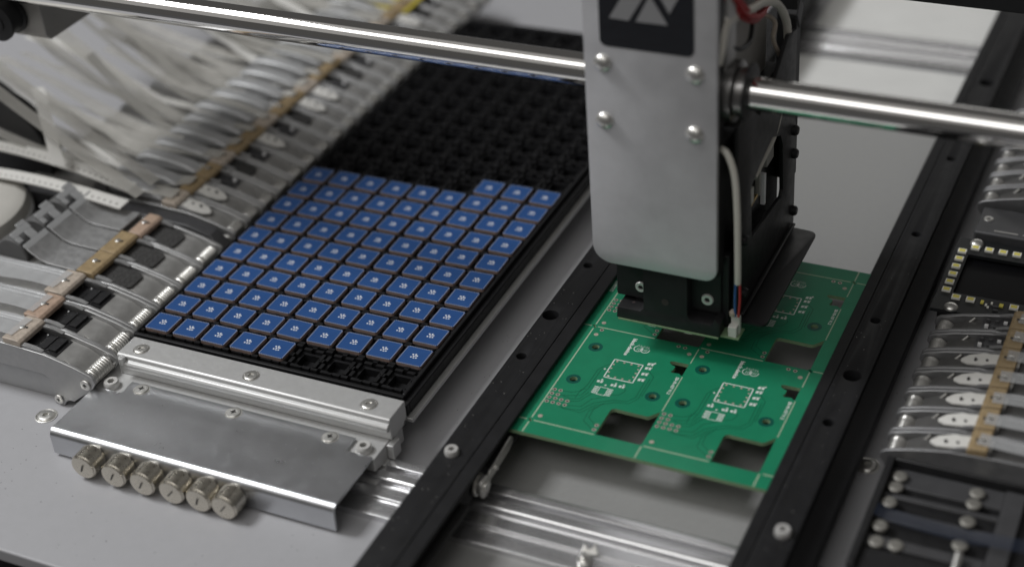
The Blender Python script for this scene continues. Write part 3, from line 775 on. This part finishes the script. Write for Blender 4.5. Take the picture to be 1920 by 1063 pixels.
# near bank on the left: six wide feeders
near = [(-5.2, -33.6, 'black', ('palebrown', 35, 44), film(55, 1.5, 0.5, mt='clear'), False, 'first tape feeder beside the tray holder, pale clip and black tape'),
        (-7.8, -16.6, 'black', ('rosebrown', 35, 44), film(58, 2, 0.6, mt='clear'), False, 'second tape feeder from the tray holder, rosy clip and black tape'),
        (-9.0, 1.0, 'black', ('palebrown', 36, 46), film(50, 3, 0.4, mt='clear'), False, 'third tape feeder from the tray holder, greyish clip and black tape'),
        (-9.2, 18.4, 'foam', ('brown', 33, 42), None, True, 'fourth tape feeder from the tray holder, tan clip touching its neighbour'),
        (-9.4, 35.4, 'foam', ('brown', 33, 42), None, True, 'fifth tape feeder from the tray holder, tan clip with empty grey deck'),
        (-10.2, 52.4, 'foam', ('rosebrown', 31, 38), None, True, 'sixth tape feeder from the tray holder, short rosy clip beside dark divider')]
for (x, y, tp, cl, fl, tail, lab) in near:
    feeder((x, y, BASE), 0, 16.9, lab, 'wide tape feeders left of the tray', dict(tape=tp, clip=cl, film=fl, tail=tail), 86)
# dark divider between the two banks
dv = root('divider_plate', (-10.4, 66.0, BASE), 'dark bent divider plate between wide and narrow feeders', 'plate')
part('divider_body', MB().prism([(-1, 0), (-1, 14), (-8, 21.5), (-20, 24.6), (-70, 26.6), (-110, 26.6), (-110, 0)], -3.6, 3.6, 'y'), M['darkgrey'], dv, 0.6)
# far bank: narrow feeders running back into the blur
yy = 77.5; k = 0
while yy < 345:
    tp = 'paper' if k in (0, 1, 5, 8, 9, 13, 16) else ('foam' if k % 2 else 'grey')
    cl = ('brown', 30.5+random.uniform(-1, 1), 37.5) if k % 3 else ('palebrown', 30.5, 38.5)
    cl = (cl[0], round(cl[1], 1), cl[2])
    fl = film(random.uniform(80, 130), random.uniform(14, 40), random.uniform(-6, 6), random.uniform(-10, 14), random.uniform(-0.6, 0.6), random.uniform(0, 6), w=random.uniform(5, 8), pw=2.6, wav=0.8)
    place = 'beside the dark divider' if k == 0 else f'{ORD[k]} from the dark divider'
    feeder((-11.0, yy, BASE), 0, 12.4, f'narrow tape feeder of the far left bank, {place}', 'narrow tape feeders beyond the divider', dict(tape=tp, clip=cl, film=fl, hump=random.uniform(0.2, 3.0)))
    yy += 13.1; k += 1
    if k == 4: yy += 0
# right bank facing the rails: seven feeders
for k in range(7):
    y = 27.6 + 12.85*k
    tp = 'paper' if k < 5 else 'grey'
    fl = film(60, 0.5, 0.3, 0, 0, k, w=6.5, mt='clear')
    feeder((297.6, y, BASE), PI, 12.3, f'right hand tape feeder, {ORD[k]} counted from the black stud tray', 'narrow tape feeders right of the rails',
           dict(tape=tp, clip=('brown', 30, 37), film=fl), shaded=True)
# far right feeders beyond the LED board
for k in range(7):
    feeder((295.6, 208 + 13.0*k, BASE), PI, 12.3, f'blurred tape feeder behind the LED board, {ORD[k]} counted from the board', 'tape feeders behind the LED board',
           dict(tape='grey', clip=('brown', 30, 37), film=None), shaded=True)

# ------------------------------------------------------------------ loose tapes, films and reels at upper left
def arc_pts(p0, p1, bulge, n=16):
    p0, p1, b = Vector(p0), Vector(p1), Vector(bulge)
    return [p0.lerp(p1, i/n) + b*math.sin(PI*i/n) for i in range(n+1)]
def paper_band(p0, p1, bulge, w, label):
    pts = arc_pts(p0, p1, bulge, 40)
    r = root('paper_tape', p0, label, 'tape', 'punched paper tapes entering the feeders')
    q = [p - Vector(p0) for p in pts]
    part('strip', MB().ribbon(q, w, 0.9), M['paper'], r)
    mb = MB()
    for i in range(1, 40):
        p = q[i]; mb.box(p.x-0.6, p.x+0.6, p.y-0.6-1.4, p.y+0.6-1.4, p.z+0.3, p.z+0.6)
    part('punched_holes', mb, M['motor'], r, smooth=0)
    return r
paper_band((-64, 70.5, 13.5), (-190, 70.5, 20), (0, 0, 6), 7.5, 'upper punched white paper tape curving in from the left edge')
paper_band((-60, 58.5, 12.0), (-190, 56.0, 10), (0, 0, 6), 7.5, 'lower punched white paper tape curving in from the left edge')
def ribbon_thing(name, pts, w, mt, label, cat, group=None, side=(0, 1, 0)):
    p0 = Vector(pts[0]); r = part(name, MB().ribbon([Vector(p)-p0 for p in pts], w, 0.15, side).mesh(name, [mt], 60), None, None, loc=p0)
    return tag(r, label, cat, group)
ribbon_thing('cover_film', arc_pts((-56, 66, 14), (-175, 74, 78), (0, 0, -2)), 7, M['film'], 'grey film strip rising from the divider, nearest of the pair', 'film', 'loose cover films')
ribbon_thing('cover_film', arc_pts((-56, 78, 14), (-185, 88, 84), (0, 0, -2)), 7, M['film'], 'grey film strip rising behind the nearest film, farther of the pair', 'film', 'loose cover films')
ribbon_thing('cover_film', arc_pts((-95, 60, 26), (-135, 100, 40), (0, 0, 2)), 6, M['paper'], 'short white film crossing the two rising strips', 'film', 'loose cover films')
for k in range(26):
    y = 84 + k*9.6; x1 = -165 - random.uniform(0, 50); z1 = 22 + random.uniform(0, 55)
    pts = [(-74, y, 8.0), (-80, y, 8.6)] + [(-88 + (x1+88)*q, y + 8*q*math.sin(k*2.3), 10.5 + (z1-10.5)*q**1.3 + 4*math.sin(q*5+k*1.3)*q) for q in [i/12 for i in range(13)]]
    sd = [(0, math.cos(0.35*math.sin(k*1.9+i*0.3)), math.sin(0.35*math.sin(k*1.9+i*0.3))) for i in range(15)]
    ribbon_thing('cover_film', pts, random.uniform(5, 9), M['film'], f'hazy translucent cover film low in the upper left tangle, {ORD[k]} from the divider', 'film', 'second layer of loose cover films', sd)
names = ['long', 'slack', 'twisted', 'pale', 'creased', 'wavy', 'bright', 'narrow', 'wide', 'curled', 'taut', 'dull', 'low', 'high', 'hazy', 'looped', 'thin', 'broad']
for k in range(18):
    y = 92 + k*14.5
    z1 = 34 + random.uniform(-6, 34); x1 = -150 - random.uniform(0, 60)
    pts = [(-72, y, 8.4), (-78, y, 9.0)]
    for i in range(13):
        q = i/12
        pts.append((-86 + (x1+86)*q, y + random.uniform(-1, 1) + 10*q*math.sin(k*1.7), 11 + (z1-11)*q**1.2 + 5*q*math.sin(q*6+k)))
    sd = [(0, math.cos(0.5*math.sin(k+i*0.4)), math.sin(0.5*math.sin(k+i*0.4))) for i in range(15)]
    ribbon_thing('cover_film', pts, random.uniform(4, 7.5), M['film'] if k % 4 else M['paper'], f'blurred {names[k]} cover film in the upper left tangle, {ORD[k]} from the divider', 'film', 'loose cover films', sd)
# dark and cream reels behind the near feeders
def reel(loc, rad, w, mt, label):
    r = root('tape_reel', loc, label, 'reel', 'tape reels at the left edge')
    for s in (-1, 1): part('flange', MB().cyl((0, 0, rad), rad, s*w/2-0.8, s*w/2+0.8, 'y', 64, ch=0.3), mt, r)
    part('hub', MB().cyl((0, 0, rad), rad*0.8, -w/2+0.9, w/2-0.9, 'y', 48), mt, r)
    return r
reel((-150, 84, BASE), 32, 9, M['black'], 'black tape reel under the rising film strips')
reel((-176, 100, BASE), 30, 9, M['black'], 'black tape reel at the left edge behind another')
# smooth cream bin in front of the paper tapes
bn = root('cream_bin', (-142, 30, BASE), 'smooth cream bin at the left edge behind the wide feeders', 'bin')
part('bin_shell', MB().lathe([(34, 0.1), (37, 14), (38, 27), (37, 31), (33, 33.5), (20, 34.4), (0.3, 34.6)], n=72), M['cream'], bn, 0)
part('bin_rim', MB().lathe([(38.0, 20), (39.4, 20.6), (39.4, 25), (38.0, 25.6)], n=72), M['web'], bn)

# ------------------------------------------------------------------ gantry rod and end bracket
RODY, RODZ = 62.0, 112.8
rod = part('gantry_rod', MB().cyl((0, 0, 0), 6.0, -420, 330, 'x', 64, ch=0.5), M['chrome'], None, loc=(150, RODY, RODZ))
tag(rod, 'polished chrome gantry rod crossing the whole machine through the head', 'rod')
bar2 = root('rear_bar', (200, 175, 104), 'blurred dark bar crossing the top right corner', 'bar')
part('bar_body', MB().box(-10, 240, -3, 3, 0, 7), M['black'], bar2, 0.6)
gb = root('gantry_end', (-98, 72, 84), 'grey gantry end plate with black pulley at top left', 'bracket')
part('end_plate', MB().prism([(-2.5, 3), (0.5, 0), (70, 0), (70, 90), (-2.5, 90)], -30, 6, 'x'), M['motor'], gb, 0.6)
part('pulley', MB().lathe([(6, 0), (8.5, 0.6), (8.5, 2), (7.4, 2.4), (7.4, 9), (8.5, 9.4), (8.5, 11), (4, 11.4), (4, 12)], axis='-y', n=40), M['black'], gb, loc=(-10, -2.7, 12))

# ------------------------------------------------------------------ placement head
hd = root('placement_head', (204, 46, 10), 'pick and place head with grey logo plate and black body over the board', 'machine head')
HX, HY, HZ = 204, 46, 10
def L(x, y, z): return (x-HX, y-HY, z-HZ)
def hbox(mb, x0, x1, y0, y1, z0, z1, mi=0): return mb.box(x0-HX, x1-HX, y0-HY, y1-HY, z0-HZ, z1-HZ, mi)
# front plate, drawn in x,z then stood up
loops = [rrect(177.9-HX, 227.5-HX, 40.2-HZ, 215-HZ, [7.5, 5.0, 3, 3], 8)]
fp = part('front_plate', outline_mesh('front_plate', loops, 2.5, M['headplate'], 0.3), None, hd, rot=(PI/2, 0, 0), loc=(0, 0, 0))
lp = part('logo_panel', outline_mesh('logo_panel', [rrect(184.4-HX, 219.4-HX, 132.0-HZ, 170-HZ, 2.6, 6)], 0.3, M['logo']), None, fp, loc=(0, 0, 0.3))
def lg(pts): return [(x-HX, z-HZ) for x, z in pts]
for nm, pts in (('logo_stroke', [(188.3, 143.0), (195.6, 142.8), (205.2, 158.8), (197.8, 159.2)]), ('logo_triangle', [(198.2, 142.8), (210.0, 142.9), (203.6, 153.2)]),
                ('logo_wedge', [(210.6, 147.2), (216.8, 159), (203.8, 159)])):
    part(nm, outline_mesh(nm, [lg(pts)], 0.12, M['logogrey']), None, lp, loc=(0, 0, 0.1))
for (x, z) in ((185.1, 125.1), (185.0, 102.0), (219.7, 125.4), (219.4, 101.9)):
    o = screw('button', hd, (x-HX, 0.0, z-HZ), (PI/2, 0, 0))
# body behind the plate
mb = MB(); hbox(mb, 181, 227, 49, 56, 40, 160); hbox(mb, 183, 226, 56, 128, 19, 92)
part('body', mb, M['black'], hd, 0.5)
# nozzle block under the plate: flush front with a notch on the left and a pocket on the right
def arc(cx, cz, r, a0, a1, n=5): return [(cx + r*math.cos(math.radians(a0+(a1-a0)*k/n)), cz + r*math.sin(math.radians(a0+(a1-a0)*k/n))) for k in range(n+1)]
front = [(184.7, 12.0), (227.2, 12.0), (227.2, 18.0), (225.2, 20.0)] + arc(223.4, 18.4, 1.4, 60, -90, 2)[1:] + arc(217.2, 20.0, 3.0, -90, -180) + [(214.2, 45), (196.2, 45)] + arc(193.8, 19.4, 2.4, 0, -90) + [(185.2, 17.0)]
part('nozzle_block', outline_mesh('nozzle_block', [[(x-HX, z-HZ) for x, z in front]], 10.5, M['black'], 0.25), None, hd, rot=(PI/2, 0, 0), loc=(0, 4.5, 0))
mb = MB(); hbox(mb, 214.3, 228.6, 57.6, 60.8, 12.2, 45); hbox(mb, 190.0, 196.0, 57.6, 60.8, 12.2, 45); hbox(mb, 212, 214.1, 51.5, 60.8, 30, 45)
hbox(mb, 185.0, 196.1, 61.0, 66, 16, 40)
part('block_back', mb, M['black'], hd, 0.35)
mb = MB(); hbox(mb, 180.6, 190.4, 61.2, 76, 16.6, 17.8)
part('left_tab', mb, M['black'], hd, 0.4)
part('block_hole', MB().cyl(L(205.2, 50.55, 23.6), 1.5, -0.08, 0.5, 'y', 18), M['hole'], hd)
part('tab_hole', MB().cyl(L(190.2, 55.4, 17.0), 0.7, -0.3, 0.05, 'z', 12), M['hole'], hd)
screw('cap', hd, L(193.2, 57.5, 24.6), (PI/2, 0, 0), 0.85); screw('cap', hd, L(220.6, 57.5, 24.8), (PI/2, 0, 0), 0.9)
mb = MB(); hbox(mb, 185.4, 226.8, 50.2, 60, 11.3, 11.9); hbox(mb, 226.8, 234.4, 52.0, 59.5, 11.3, 11.9); hbox(mb, 190, 229, 60, 125, 11.3, 11.9)
part('light_board', mb, M['greenedge'], hd)
mb = MB()
for x in (198, 213): hbox(mb, x, x+3, 50.4, 51.6, 10.9, 11.3)
part('light_diodes', mb, M['ledwhite'], hd)
# right side plate with window (drawn in y,z, stood up facing +x)
yz = lambda pts: [(y-HY, z-HZ) for y, z in pts]
outl2 = yz([(58.8, 15.5), (134.6, 15.5), (134.4, 62), (131.5, 66), (131.0, 106), (120, 108.4), (104, 98), (84, 92), (76, 98), (58.8, 100)])
win = yz([(76.8, 42.6), (116.1, 38.6), (117.5, 41), (115.5, 63.0), (112.5, 68.5), (101.4, 73.6), (86, 70), (74.6, 66)])
sp = part('side_plate', outline_mesh('side_plate', [outl2, win], 1.6, M['black'], 0.15), None, hd, rot=(PI/2, 0, PI/2), loc=(231.4-HX, 0, 0))
for (y, z) in ((130.6, 61.5), (130.8, 50.7), (132.2, 22.7), (66, 48), (66, 24)):
    o = part('side_screw', MB().lathe([(2.2, 0), (2.2, 1.2), (1.6, 2.0), (0.3, 2.0)], axis='x', n=16), M['black'], hd, loc=L(231.4, y, z))
# flat flange bent outward along the bottom of the side plate
part('skirt', outline_mesh('skirt', [rrect(231.0-HX, 242.4-HX, 61-HY, 132.5-HY, [0, 3, 3, 0], 5)], 1.2, M['black'], 0.2), None, hd, loc=(0, 0, 15.8-HZ), rot=(0, 0.05, 0))
mb = MB(); hbox(mb, 231.5, 233.2, 62, 132, 16.0, 17.0); part('flange_fillet', mb, M['black'], hd, 0.6)
# things seen through the window
mb = MB(); hbox(mb, 226.4, 227.4, 72, 122, 33, 76)
part('inner_panel', mb, M['glass'], hd)
for (y0, y1, z0, z1, mt, nm) in ((79.0, 80.6, 40.5, 53.5, 'white', 'label_strip'), (99.0, 100.6, 44.0, 58, 'white', 'label_strip'), (78.0, 85, 54, 60.5, 'connector', 'plug'),
                                 (101, 110, 60, 66, 'motor', 'valve'), (92, 94, 52, 66, 'motor', 'tube_fitting'), (79, 90, 53.0, 54.2, 'brass', 'brass_pin')):
    mb = MB(); hbox(mb, 227.5, 229.4, y0, y1, z0, z1); part(nm, mb, M[mt], hd, 0.2)
# upper gear: motor block, back column with pointed cap, bearing
mb = MB(); hbox(mb, 186, 222, 72, 122, 92.5, 190)
part('motor', mb, M['motor'], hd, 1.2)
mb = MB().prism([(0, 0), (6.5, 0), (6.5, 84), (3.2, 90), (0, 84)], 0, 8, 'x')
part('column', mb, M['black'], hd, 0.4, loc=L(223, 131, 38))
mb = MB().prism([(-4.6, 0), (0, -7.5), (4.6, 0), (0, 6.5)], 0, 7, 'x')
part('column_cap', mb, M['darkgrey'], hd, 0.5, loc=L(224.5, 134.4, 112))
mb = MB(); hbox(mb, 224, 231, 126, 136, 128, 140); part('upper_stop', mb, M['black'], hd, 1.0)
part('bearing', MB().lathe([(9.8, 0), (11.2, 0.8), (11.2, 4.2), (9.0, 5.0), (9.0, 8.0), (7.0, 8.6)], axis='x', n=44), M['darksteel'], hd, loc=L(226.0, RODY, RODZ))
part('bearing_cap', MB().lathe([(10.6, 0), (10.6, 0.5), (7.2, 1.0)], axis='x', n=44), M['black'], hd, loc=L(234.2, RODY, RODZ))
# cables
def smooth_path(pts, n=8):
    pts = [Vector(p) for p in pts]; out = []
    P = [pts[0]] + pts + [pts[-1]]
    for i in range(1, len(P)-2):
        for k in range(n):
            t = k/n; a, b, c, d = P[i-1], P[i], P[i+1], P[i+2]
            out.append(0.5*((2*b) + (c-a)*t + (2*a-5*b+4*c-d)*t*t + (3*b-a-3*c+d)*t**3))
    out.append(pts[-1]); return out
cb = part('light_cable', MB().tube(smooth_path([L(225, 54, 93), L(229.5, 51, 93.5), L(232.8, 50.2, 85), L(234.0, 50.0, 70), L(234.2, 50.4, 55), L(234.2, 51.0, 43), L(234.0, 51.6, 38)]), 1.25, 10), M['cable'], hd)
for (mt, dx) in (('red', 0.7), ('blue', -0.6)):
    part('wire', MB().tube(smooth_path([L(234.0+dx, 51.6, 39.5), L(233.8+dx*1.5, 51.8, 31), L(233.4+dx, 52.6, 22)]), 0.5, 8), M[mt], cb)
part('glue_blob', MB().lathe([(0.4, 0), (1.2, 0.8), (1.3, 2.2), (0.5, 3.4)], n=14), M['palebrown'], hd, loc=L(231.8, 52.6, 21.5))
mb = MB(); hbox(mb, 230.0, 233.4, 52.4, 55.0, 11.8, 16.6); hbox(mb, 230.4, 233.8, 55.1, 57.2, 11.8, 19.6)
part('connector', mb, M['connector'], hd, 0.25)
part('air_cable', MB().tube(smooth_path([L(222, 66, 140), L(228, 76.9, 136.8), L(229, 92.7, 133.2), L(229.4, 109.5, 125.5), L(229.6, 121.0, 114.1), L(229.6, 124.4, 104.6), L(229.6, 123, 96.5), L(229.8, 119, 87), L(230, 113.3, 78), L(229.8, 106, 71), L(229.2, 96, 67.4), L(228.6, 86, 64)]), 1.6, 10), M['cable'], hd)
part('brown_cable', MB().tube(smooth_path([L(224, 104, 124), L(228, 111.3, 117.6), L(228, 110.4, 110.5), L(228.4, 116.5, 101.9), L(229, 120.5, 95.5), L(229, 118, 86)]), 0.9, 8), M['palebrown'], hd)
for k, (dy, dz, dx) in enumerate(((0, 0, 0), (3.0, 2.4, 1.2), (5.0, -2.2, -1.0), (-2.5, 5, 1.6))):
    part('red_wire', MB().tube(smooth_path([L(225+dx, 54+dy, 154+dz), L(227+dx, 65+dy, 142.6+dz), L(227.5+dx, 75.3+dy, 134.6+dz*0.6), L(228+dx, 86.6+dy*0.6, 128.6+dz*0.5), L(227.6+dx, 96.2, 127+dz*0.5), L(227+dx, 99.2-dy*0.4, 130.3), L(226+dx, 92+dy, 138+dz), L(224, 84, 150)]), 0.95, 8), M['red'], hd)
part('black_wire', MB().tube(smooth_path([L(224, 56, 138), L(227, 62, 130), L(228, 72, 124.5), L(228, 82, 124), L(227, 88, 132)]), 0.9, 8), M['black'], hd)
part('wire_sleeve', MB().tube(smooth_path([L(225.5, 51.5, 128), L(226.4, 52.6, 134), L(226.4, 56, 140), L(226, 66, 139.5), L(225, 72, 136)]), 2.2, 10), M['cable'], hd)
mb = MB(); hbox(mb, 222, 228, 58, 66, 124, 150); part('terminal', mb, M['milled'], hd, 0.8)

# ------------------------------------------------------------------ LED vision board on the right
vb = root('led_board', (322, 146, BASE), 'black square board ringed with yellow LEDs around a dark window', 'LED board')
VX, VY = 322, 146
def vbox(mb, x0, x1, y0, y1, z0, z1, mi=0): return mb.box(x0-VX, x1-VX, y0-VY, y1-VY, z0-BASE, z1-BASE, mi)
loops = [[(293.6-VX, 119.5-VY), (350-VX, 119.5-VY), (350-VX, 175.5-VY), (293.6-VX, 175.5-VY)], [(299.8-VX, 133.2-VY), (344-VX, 133.2-VY), (344-VX, 163.4-VY), (299.8-VX, 163.4-VY)]]
part('board', outline_mesh('board', loops, 1.6, [M['ledboard'], M['ledboard']]), None, vb, loc=(0, 0, 16))
mb = MB(); vbox(mb, 299.2, 345, 132.6, 164, -7.4, -6.6); part('window_glass', mb, M['glass'], vb)
mb = MB(); vbox(mb, 296, 348, 122, 173, BASE+0.05, -7.5); part('housing', mb, M['black'], vb, 0.4)
led = MB().box(-1.75, 1.75, -1.4, 1.4, 0, 0.9); led.box(-1.25, 1.25, -1.0, 1.0, 0.9, 0.95, 1)
lme = led.mesh('led', [M['ledwhite'], M['ledyellow']], 0)
leds = [(301.8+5.75*k, 168.5, 0) for k in range(8)] + [(297.1, 133.7+6.1*k, 0) for k in range(6)] + [(301.9, 129.5, 0), (307.7, 129.5, 0), (325.0, 129.5, 0), (331, 129.5, 0), (337, 129.5, 0)] + [(347, 133.7+6.1*k, 0) for k in range(6)]
for (x, y, a) in leds:
    o = bpy.data.objects.new('led', lme); link(o, vb); o.location = Vector((x-VX, y-VY, 16.0))*MM
mb = MB()
for (x, y, w, h, mi) in ((312.4, 129.5, 1.2, 2.0, 1), (314.2, 128.0, 0.8, 1.2, 0), (316.2, 129.8, 0.8, 1.2, 0), (315.2, 126.6, 0.8, 1.0, 0), (320.0, 129.4, 1.6, 2.0, 1), (318, 127.8, 2.4, 1.2, 2), (318.4, 125.4, 2.0, 1.0, 2)):
    vbox(mb, x-w/2, x+w/2, y-h/2, y+h/2, -4, -3.4, mi)
part('small_components', mb, [M['ledwhite'], M['ledyellow'], M['darkgrey']], vb, smooth=0)
for (x, y) in ((301.6, 174.4-2.0), (301.4, 122.0)): screw('button', vb, (x-VX, y-VY, 16.0), s=0.85)
db = root('dark_block', (325, 195, BASE), 'dark grey metal block behind the LED board', 'block')
part('block_body', MB().box(-26, 45, -17.5, 4, 0.05, 19), M['darkgrey'], db, 0.8)
screw('flat', db, (-22, -6, 19.0), s=0.7)
part('engraving', MB().box(-18, -8, -15, -14.2, 19.0, 19.03).box(-6, 0, -15, -14.2, 19.0, 19.03).box(2, 14, -15, -14.2, 19.0, 19.03), M['motor'], db)

# ------------------------------------------------------------------ black stud tray in the bottom right corner
st = root('stud_tray', (325, -3, BASE), 'shallow black tray with rows of steel studs in the bottom right corner', 'tray')
SX, SY = 325, -3
def sbox(mb, x0, x1, y0, y1, z0, z1, mi=0): return mb.box(x0-SX, x1-SX, y0-SY, y1-SY, z0-BASE, z1-BASE, mi)
mb = MB(); sbox(mb, 300.8, 303.6, -36.5, 26.5, BASE+.05, -2.6); sbox(mb, 303.6, 360, 20.5, 26.5, BASE+.05, -2.6); sbox(mb, 303.6, 360, -36.5, -24.5, BASE+.05, -5.0)
part('wall', mb, M['black'], st, 0.5)
mb = MB(); sbox(mb, 303.6, 360, -24.5, 20.5, BASE+.05, -8.2); part('floor_sheet', mb, M['black'], st)
mb = MB()
for (y0, y1, z) in ((10.6, 20.4, -6.4), (4.2, 6.6, -6.2), (-7.6, -1.8, -6.6), (-22, -17.4, -5.4)): sbox(mb, 303.6, 343, y0, y1, -8.2, z)
sbox(mb, 343, 350, -24.4, 20.4, -8.2, -5.6)
part('ribs', mb, M['darkgrey'], st, 0.3)
stud = MB().lathe([(1.7, -2.5), (1.7, 0), (2.75, 0.2), (2.75, 0.7), (2.4, 1.0), (1.2, 1.12), (0.2, 1.15)], n=24).mesh('stud', [M['stud']], 50)
for (x, y) in ((306.9, 14.6), (306.8, 8.6), (306.6, 0.0), (306.6, -12.8), (313.9, -20.6), (333.9, 15.0), (333.9, 9.0), (333.8, -0.6), (333.8, -13.0), (307.4, -21.0)):
    o = bpy.data.objects.new('stud', stud); link(o, st); o.location = Vector((x-SX, y-SY, -5.6-BASE))*MM
part('pin', MB().cyl((0, 0, 0), 1.5, 0, 9, 'y', 16, ch=0.4), M['steel'], st, loc=(334.8-SX, -28.5-SY, -5.0-BASE), rot=(0.3, 0, 0))
pts = [(303.5, -7.0, -2.6), (310, -7.4, -4.2), (322, -8.2, -4.4), (336, -9.6, -3.6), (346, -10.6, -1.6), (372, -11.6, 0.6)]
ribbon_thing('blue_film', smooth_path(pts), 6.5, M['bluefilm'], 'translucent blue film strip lying across the black stud tray', 'film')

# ------------------------------------------------------------------ yellow label at the far end of the left bank
yl = root('yellow_tag', (-52, 306, 6), 'blurred yellow label above the farthest left feeders', 'label')
part('tag_sheet', MB().box(-16, 14, -14, 14, 0, 1.2), M['yellow'], yl, 0.2)

# ------------------------------------------------------------------ dust flecks and tiny scraps on the flat surfaces
def flecks(name, spots, z, n, mt, label, smin=0.12, smax=0.38):
    mb = MB()
    for _ in range(n):
        x0, x1, y0, y1 = random.choice(spots)
        x, y = random.uniform(x0, x1), random.uniform(y0, y1); a = random.uniform(0, PI); q = random.uniform(smin, smax)
        mb.box(x-q*random.uniform(0.5, 1.6), x+q, y-q*0.5, y+q*0.5, z, z+0.08, rot=Matrix.Rotation(a, 3, 'Z'))
    o = part(name, mb, mt, None, smooth=0); o['kind'] = 'stuff'; o['label'] = label; o['category'] = 'dust'
flecks('dust', [(-20, 140, -118, -72), (-60, -10, -118, -60), (128, 147, -20, 120), (285, 297, -30, 100)], BASE+0.01, 170, M['darkdot'], 'dark dust flecks scattered on the grey base plate', 0.08, 0.24)
flecks('dust', [(149.5, 160, -100, 130), (272.5, 282.5, -100, 160)], 1.01, 90, M['motor'], 'pale dust flecks on the black conveyor rails', 0.08, 0.22)
flecks('dust', [(-4, 118, -65, -42)], -7.39, 40, M['white'], 'fine pale specks on the bent sheet cover', 0.08, 0.18)
